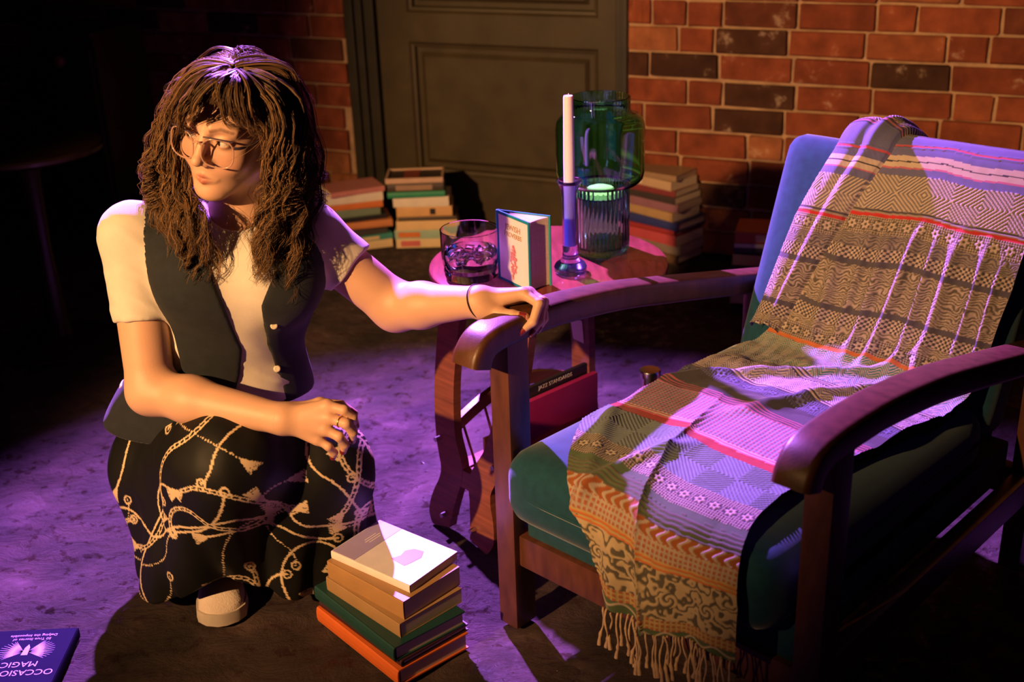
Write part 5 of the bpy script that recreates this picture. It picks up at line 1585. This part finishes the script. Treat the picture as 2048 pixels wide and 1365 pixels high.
# ---- shoe
def build_shoe():
    toe = atz(445, 1252, 0); d = np.array([0.18, -0.98, 0.0]); d /= np.linalg.norm(d); sd = np.array([-d[1], d[0], 0])
    L = 0.245; heel = toe - d * L
    def P3(x, y, z): return heel + d * x + sd * y + np.array([0, 0, z])
    xs = np.linspace(0, 1, 30)
    hw = np.interp(xs, [0, 0.06, 0.25, 0.5, 0.75, 0.9, 0.97, 1.0], [0.018, 0.030, 0.035, 0.037, 0.047, 0.044, 0.028, 0.008])
    hh = np.interp(xs, [0, 0.1, 0.35, 0.55, 0.75, 0.9, 1.0], [0.085, 0.095, 0.095, 0.085, 0.066, 0.052, 0.026])
    up = mat('white_canvas', (0.60, 0.50, 0.46), 0.8, var=0.08, bump=0.25, bscale=300)
    V = []; Fc = []; n = 20
    for i, x in enumerate(xs):
        for k in range(n):
            t = math.pi * k / (n - 1)
            wr = 1 + 0.03 * math.sin(x * 95) * (0.6 < x < 0.93)
            V.append(P3(x * L, hw[i] * 0.96 * math.cos(t), 0.022 + (hh[i] - 0.022) * wr * math.sin(t) ** 0.75))
    for i in range(29):
        for k in range(n - 1): Fc.append((i * n + k, i * n + k + 1, (i + 1) * n + k + 1, (i + 1) * n + k))
    Fc.append(tuple(range(n))); Fc.append(tuple(range(29 * n, 30 * n))[::-1])
    s = mesh_obj('sneaker', V, Fc, up, None); fix(s, 50); adopt(s, person)
    V = []; Fc = []
    for i, x in enumerate(xs):
        for (y, z) in ((-1.04, 0.0), (-1.07, 0.012), (-1.03, 0.026), (1.03, 0.026), (1.07, 0.012), (1.04, 0.0)): V.append(P3(x * L * 1.012, hw[i] * y, z))
    for i in range(29):
        for k in range(6): Fc.append((i * 6 + k, i * 6 + (k + 1) % 6, (i + 1) * 6 + (k + 1) % 6, (i + 1) * 6 + k))
    Fc.append(tuple(range(6))); Fc.append(tuple(range(29 * 6, 30 * 6))[::-1])
    so = mesh_obj('sole', V, Fc, M['tilesole'], None); fix(so, 40); so.parent = s
build_shoe()

# ---- jewellery and glasses
def build_small():
    gold = mat('gold', (0.8, 0.52, 0.22), 0.25, metal=1.0)
    a, b = RH['middle'][0], RH['middle'][1]; c = a * 0.35 + b * 0.65; t = (b - a) / np.linalg.norm(b - a)
    n1 = np.cross(t, [0, 0, 1.0]); n1 /= np.linalg.norm(n1); n2 = np.cross(t, n1)
    adopt(tube_obj('ring', [c + 0.0097 * (math.cos(x) * n1 + math.sin(x) * n2) for x in np.linspace(0, 2 * math.pi, 28)], 0.0012, gold, None, 8), person)
    a, b = J['le'], J['lw']; t = (b - a) / np.linalg.norm(b - a); n1 = np.cross(t, [0, 0, 1.0]); n1 /= np.linalg.norm(n1); n2 = np.cross(t, n1)
    c = b + t * 0.004 
    adopt(tube_obj('bracelet', [c + 0.0305 * (math.cos(x) * n1 + math.sin(x) * n2) + t * 0.006 * math.sin(x) for x in np.linspace(0, 2 * math.pi, 40)], 0.0010, mat('dark_cord', (0.03, 0.015, 0.02), 0.6), None, 8), person)
    e = from_head((0.079, -0.004, -0.052))
    V, Fc = lathe([(0.0001, -0.005), (0.0036, -0.0036), (0.005, 0), (0.0036, 0.0036), (0.0001, 0.005)], 14)
    ea = mesh_obj('earring', [tuple(np.array(v) + e) for v in V], Fc, gold, None, True); adopt(ea, person)
    # spectacles
    frame = mat('clear_acetate', (0.75, 0.50, 0.42), 0.15, trans=0.55); dark = mat('dark_acetate', (0.05, 0.035, 0.07), 0.25)
    g = None
    gl, nt, b_ = new_mat('spectacle_lens')
    tr_ = nt.nodes.new('ShaderNodeBsdfTransparent'); gs = nt.nodes.new('ShaderNodeBsdfGlossy'); gs.inputs['Roughness'].default_value = 0.03
    mx = nt.nodes.new('ShaderNodeMixShader'); mx.inputs[0].default_value = 0.05
    nt.links.new(tr_.outputs[0], mx.inputs[1]); nt.links.new(gs.outputs[0], mx.inputs[2]); nt.links.new(mx.outputs[0], nt.nodes['Material Output'].inputs[0])
    root = None
    def wrap(x): return 0.112 - 1.4 * x * x - 0.010 * abs(x) / 0.06
    for s in (-1, 1):
        pts = []
        for th in np.linspace(0, 2 * math.pi, 60):
            ct, st = math.cos(th), math.sin(th); e_ = 0.72
            x = s * (0.0355 + 0.0275 * math.copysign(abs(ct) ** e_, ct)); z = -0.0115 + 0.0255 * math.copysign(abs(st) ** e_, st) + 0.002 * ct * (st > 0)
            pts.append(from_head((x, wrap(x), z)))
        o = tube_obj('spectacle_rim', pts, 0.0014, frame, None, 10)
        if root is None:
            root = adopt(o, person); root.name = 'spectacles'
        else: o.parent = root
        top = [from_head((s * (0.0355 + 0.0245 * q), wrap(0.0355 + 0.0245 * q) + 0.0012, 0.0145 + 0.0012 * (1 - q * q))) for q in np.linspace(-1, 1, 16)]
        tp = tube_obj('brow_bar', top, 0.0013, dark, None, 8); tp.parent = root
        ring = [np.array(p) for p in pts[:-1]]; c = sum(ring) / len(ring)
        V = ring + [c] + [p - HF * 0.0012 for p in ring] + [c - HF * 0.0012]; nn = len(ring)
        Fc = [(i, (i + 1) % nn, nn) for i in range(nn)] + [((i + 1) % nn + nn + 1, i + nn + 1, 2 * nn + 1) for i in range(nn)] + [(i, i + nn + 1, (i + 1) % nn + nn + 1, (i + 1) % nn) for i in range(nn)]
        ln = mesh_obj('lens', V, Fc, gl, None); ln.parent = root
        tmp = [from_head((s * 0.0635, wrap(0.062), 0.004)), from_head((s * 0.072, 0.085, 0.004)), from_head((s * 0.0775, 0.04, 0.004)), from_head((s * 0.079, -0.005, 0.002)), from_head((s * 0.078, -0.03, -0.015))]
        te = tube_obj('temple', catmull(tmp, 20), 0.0026, dark, None, 8); te.parent = root
    br = tube_obj('bridge', catmull([from_head((-0.0085, wrap(0.009), -0.002)), from_head((0, wrap(0) + 0.0015, 0.004)), from_head((0.0085, wrap(0.009), -0.002))], 12), 0.0016, frame, None, 8); br.parent = root
build_small()

# ---- hair: several thousand curling strands over a dark underlay
def build_hair():
    cap_ = lambda P: (lambda q: smax(s_ell(q, (0, -0.018, 0.026), (0.080, 0.095, 0.080)), -s_ell(q, (0, 0.115, -0.045), (0.064, 0.10, 0.125)), 0.012) * HS)(to_head(P))
    Vc, Fc_ = surface_nets(cap_, HC - 0.14, HC + 0.15, 0.004)
    G = []
    def lk(pts, r0, r1, n, curl=0.006, fr=3.5, flat=1.0):
        k = 1.0 if curl < 0.0045 else 1.15
        pts = [((x + 8, y, Y + 0.022) if (x < 362 and 190 < y < 430) else ((x - 16 if (x > 590 and y > 200) else x), y, Y)) for (x, y, Y) in pts]
        G.append((chain(*pts), r0, r1, n, curl * k, fr * (1.0 if curl < 0.0045 else 2.0), flat))
    # her right side
    lk([(458, 146, 1.99), (392, 160, 1.99), (340, 225, 2.0), (322, 300, 2.01), (335, 370, 1.995), (345, 440, 1.98), (372, 520, 1.955)], 0.015, 0.020, 420, 0.008)
    lk([(455, 138, 2.02), (375, 165, 2.03), (326, 245, 2.04), (306, 325, 2.03), (312, 400, 2.0), (345, 470, 1.985)], 0.015, 0.022, 380, 0.010)
    lk([(450, 136, 2.05), (372, 162, 2.06), (325, 245, 2.08), (302, 325, 2.06), (306, 395, 2.04), (340, 455, 2.0), (385, 540, 1.955)], 0.015, 0.020, 360, 0.010)
    lk([(460, 152, 1.975), (400, 172, 1.962), (356, 225, 1.968), (338, 300, 1.985), (350, 375, 1.975), (385, 445, 1.955), (412, 530, 1.940), (428, 575, 1.940)], 0.014, 0.018, 360, 0.007)
    lk([(345, 250, 1.985), (342, 320, 1.99), (352, 380, 1.985), (385, 445, 1.965), (405, 505, 1.948)], 0.014, 0.020, 220, 0.008)
    lk([(330, 290, 2.0), (302, 335, 1.995), (308, 375, 1.99), (322, 420, 1.985)], 0.014, 0.022, 160, 0.012, 5)
    lk([(350, 420, 1.975), (372, 480, 1.955), (392, 530, 1.945), (420, 560, 1.940)], 0.020, 0.018, 160, 0.010, 4)
    # her left side
    lk([(482, 150, 1.985), (540, 176, 1.968), (574, 245, 1.955), (572, 325, 1.955), (556, 400, 1.945), (540, 480, 1.935), (545, 570, 1.935)], 0.016, 0.028, 420, 0.008)
    lk([(484, 144, 2.03), (568, 172, 2.02), (612, 255, 2.02), (624, 335, 2.02), (612, 405, 2.0), (596, 475, 1.965), (584, 560, 1.950)], 0.018, 0.028, 420, 0.010)
    lk([(478, 138, 2.07), (560, 162, 2.08), (608, 240, 2.10), (628, 320, 2.10), (632, 380, 2.085), (618, 425, 2.06)], 0.018, 0.028, 360, 0.012)
    lk([(492, 158, 1.968), (546, 196, 1.940), (562, 262, 1.938), (545, 325, 1.945), (556, 378, 1.945), (536, 430, 1.940), (528, 520, 1.935), (530, 560, 1.935)], 0.012, 0.020, 300, 0.007)
    lk([(498, 150, 1.995), (580, 200, 1.975), (604, 285, 1.970), (596, 370, 1.970), (578, 440, 1.955), (562, 520, 1.940), (556, 605, 1.940)], 0.016, 0.026, 380, 0.009)
    lk([(480, 130, 2.10), (555, 150, 2.13), (598, 245, 2.15), (612, 345, 2.14), (602, 430, 2.10)], 0.018, 0.030, 300, 0.010)
    lk([(560, 300, 1.955), (585, 350, 1.950), (570, 400, 1.948), (580, 450, 1.945)], 0.012, 0.016, 140, 0.012, 4)
    lk([(600, 400, 2.0), (612, 450, 1.975), (600, 520, 1.955), (585, 590, 1.950)], 0.022, 0.018, 200, 0.010, 4)
    # back
    for x in (390, 430, 470, 510, 550):
        lk([(468, 128, 2.07), (x * 0.5 + 235, 132, 2.12), (x, 220, 2.165), (x, 330, 2.165), (x + 5, 430, 2.13)], 0.022, 0.036, 110, 0.008)
    # crown, combed from the parting
    for (x1, x2) in ((430, 372), (412, 350), (520, 590), (545, 615), (505, 560)):
        lk([(470, 142, 2.0), (x1, 138, 2.02), ((x1 + x2) / 2, 165, 2.03), (x2, 235, 2.03)], 0.014, 0.018, 240, 0.003, 2.0)
    # fringe
    lk([(462, 150, 1.970), (430, 162, 1.930), (402, 186, 1.924), (388, 214, 1.926), (380, 238, 1.936)], 0.012, 0.011, 170, 0.003, 2.0)
    lk([(455, 150, 1.972), (412, 165, 1.938), (382, 195, 1.937), (366, 230, 1.935), (358, 262, 1.950)], 0.012, 0.012, 170, 0.003, 2.0)
    lk([(466, 150, 1.968), (446, 165, 1.932), (434, 188, 1.917), (428, 212, 1.916)], 0.011, 0.010, 140, 0.003, 2.0)
    lk([(470, 150, 1.968), (460, 168, 1.928), (454, 200, 1.910), (464, 232, 1.914), (488, 254, 1.926)], 0.012, 0.012, 210, 0.003, 2.0)
    lk([(474, 150, 1.970), (486, 172, 1.934), (492, 210, 1.916), (506, 244, 1.926), (526, 272, 1.932)], 0.013, 0.012, 230, 0.003, 2.0)
    lk([(478, 150, 1.972), (512, 184, 1.938), (530, 228, 1.940), (544, 268, 1.938), (540, 312, 1.945)], 0.013, 0.012, 230, 0.004, 2.5)
    lk([(472, 148, 1.968), (474, 170, 1.926), (474, 200, 1.910), (488, 236, 1.914), (515, 258, 1.932)], 0.012, 0.012, 180, 0.003, 2.0)
    rng = np.random.default_rng(5)
    NP = 27
    Vs = [Vc]; Fs = [Fc_]; Cs = [np.tile([0.060, 0.032, 0.016], (len(Vc), 1))]; off = len(Vc)
    tt = np.linspace(0, 1, NP)
    def emit(S, w, c):
        nonlocal off
        n = len(S); ref = np.array([0.2, -1.0, 0.1]); m_ = S.shape[1]
        Ts = np.gradient(S, axis=1); Ts /= np.linalg.norm(Ts, axis=2)[..., None] + 1e-9
        B1 = np.cross(Ts, ref); B1 /= np.linalg.norm(B1, axis=2)[..., None] + 1e-9; B2 = np.cross(Ts, B1)
        Vv = np.stack([S + w[..., None] * (math.cos(k * 2.0944) * B1 + math.sin(k * 2.0944) * B2) for k in range(3)], 2)
        Vs.append(Vv.reshape(-1, 3))
        base = off + (np.arange(n)[:, None, None] * m_ + np.arange(m_ - 1)[None, :, None]) * 3
        k0 = np.arange(3)[None, None, :]; k1 = (k0 + 1) % 3
        Fs.append(np.stack([base + k0, base + k1, base + 3 + k1, base + 3 + k0], -1).reshape(-1, 4))
        off += n * m_ * 3
        Cs.append(np.repeat(c, m_ * 3, axis=0))
    def tones(n, light=0.0):
        tone = np.clip(rng.random(n) ** 1.7 + light, 0, 1)[:, None]
        return np.array([0.024, 0.0125, 0.0075])[None] * (1 - tone) + np.array([0.320, 0.170, 0.075])[None] * tone
    for (g, r0, r1, n, curl, fr, flat) in G:
        C0 = catmull(g, NP)
        T = np.gradient(C0, axis=0); T /= np.linalg.norm(T, axis=1)[:, None]
        ref = np.array([0.2, -1.0, 0.1]); N1 = np.cross(T, ref); N1 /= np.linalg.norm(N1, axis=1)[:, None] + 1e-9; N2 = np.cross(T, N1)
        n = int(n * 0.88)
        ns = max(6, n // 13)                                   # ringlets in this lock
        srad = np.sqrt(rng.random(ns)) * (1 + 0.35 * (rng.random(ns) < 0.2)); sang = rng.random(ns) * 6.283
        sph = rng.random(ns) * 6.283; sfr = fr * (1 + 0.18 * rng.normal(size=ns)); sam = 0.5 + 0.9 * rng.random(ns)
        sid = rng.integers(0, ns, n)
        endt = np.clip((1 - 0.30 * rng.random(ns) ** 2)[sid] - 0.05 * rng.random(n), 0.5, 1)
        tq = tt[None, :] * endt[:, None]
        I3 = lambda A_: np.stack([np.interp(tq, tt, A_[:, k]) for k in range(3)], -1)
        Ci, N1i, N2i = I3(C0), I3(N1), I3(N2)
        rr_ = (r0 + (r1 - r0) * np.sin(np.clip(tq * 1.25, 0, 1) * np.pi / 2)) * np.clip(0.8 + tq * 2, 0, 1)
        am = curl * np.clip((tq - 0.15) * 1.7, 0, 1) * sam[sid][:, None]
        phs = 6.283 * sfr[sid][:, None] * tq + (sph[sid] + rng.normal(0, 0.28, n))[:, None]
        jit = rng.normal(0, 0.0016, (n, 2)) * (1 + 1.6 * (rng.random(n) < 0.12))[:, None]
        a1 = rr_ * (srad * np.cos(sang))[sid][:, None] + am * np.cos(phs) + jit[:, :1] * (0.5 + tq)
        a2 = rr_ * (srad * np.sin(sang))[sid][:, None] + am * np.sin(phs) + jit[:, 1:] * (0.5 + tq)
        S = Ci + N1i * a1[..., None] + N2i * a2[..., None]
        w = (0.00040 + 0.00038 * rng.random(n))[:, None] * (1 - 0.75 * tt[None, :] ** 3)
        emit(S, w, tones(n))
    # combed crown: strands leave the parting and follow the skull
    n = 1900; m_ = 14
    az = rng.random(n) * 6.283; t_ = np.linspace(0, 1, m_)
    front = np.cos(az) > 0.55
    end = np.where(front, 0.95, 1.45) * (0.75 + 0.3 * rng.random(n)); st = 0.02 + 0.35 * rng.random(n) ** 2
    pol = st[:, None] + (end - st)[:, None] * t_[None]
    ex = 1 + (0.07 + 0.09 * rng.random(n))[:, None] * np.ones_like(pol) + 0.05 * np.sin(pol * 1.2) + 0.012 * np.sin(t_[None] * (14 + 6 * rng.random(n))[:, None] + (az * 9)[:, None])
    azz = az[:, None] + 0.12 * np.sin(t_[None] * 5 + (az * 5)[:, None])
    q = np.stack([0.076 * ex * np.sin(pol) * np.sin(azz), -0.018 + 0.092 * ex * np.sin(pol) * np.cos(azz), 0.021 + 0.077 * ex * np.cos(pol)], -1)
    S = HC + HS * (q @ HM.T)
    w = (0.00042 + 0.0004 * rng.random(n))[:, None] * (1 - 0.7 * t_[None] ** 3)
    emit(S, w, tones(n))
    # frizz: single hairs standing off the outline
    n = 900; m_ = 12; t_ = np.linspace(0, 1, m_)
    az = rng.uniform(0.9, 5.4, n); p0 = rng.random(n) * 1.5 + 0.05; ex0 = 1.10 + 0.08 * rng.random(n) + 0.32 * np.clip(p0 - 0.4, 0, 1)
    pol = p0[:, None] + (0.22 + 0.3 * rng.random(n))[:, None] * t_[None]
    ex = ex0[:, None] + (0.10 + 0.20 * rng.random(n))[:, None] * np.sin(t_[None] * np.pi * (0.6 + 0.6 * rng.random(n))[:, None])
    azz = az[:, None] + rng.normal(0, 0.28, n)[:, None] * t_[None]
    q = np.stack([0.076 * ex * np.sin(pol) * np.sin(azz), -0.018 + 0.092 * ex * np.sin(pol) * np.cos(azz), 0.021 + 0.077 * ex * np.cos(pol)], -1)
    emit(HC + HS * (q @ HM.T), np.full((n, m_), 0.00032) * (1 - 0.6 * t_[None] ** 2), tones(n, 0.15))
    hm = vcol_mat('brown_hair', 0.5, spec=0.35)
    o = mesh_obj('hair', np.concatenate(Vs), np.concatenate(Fs), hm, None, True, np.concatenate(Cs)); adopt(o, person)
    tag(o, 'long curly brown hair with a fringe')
build_hair()
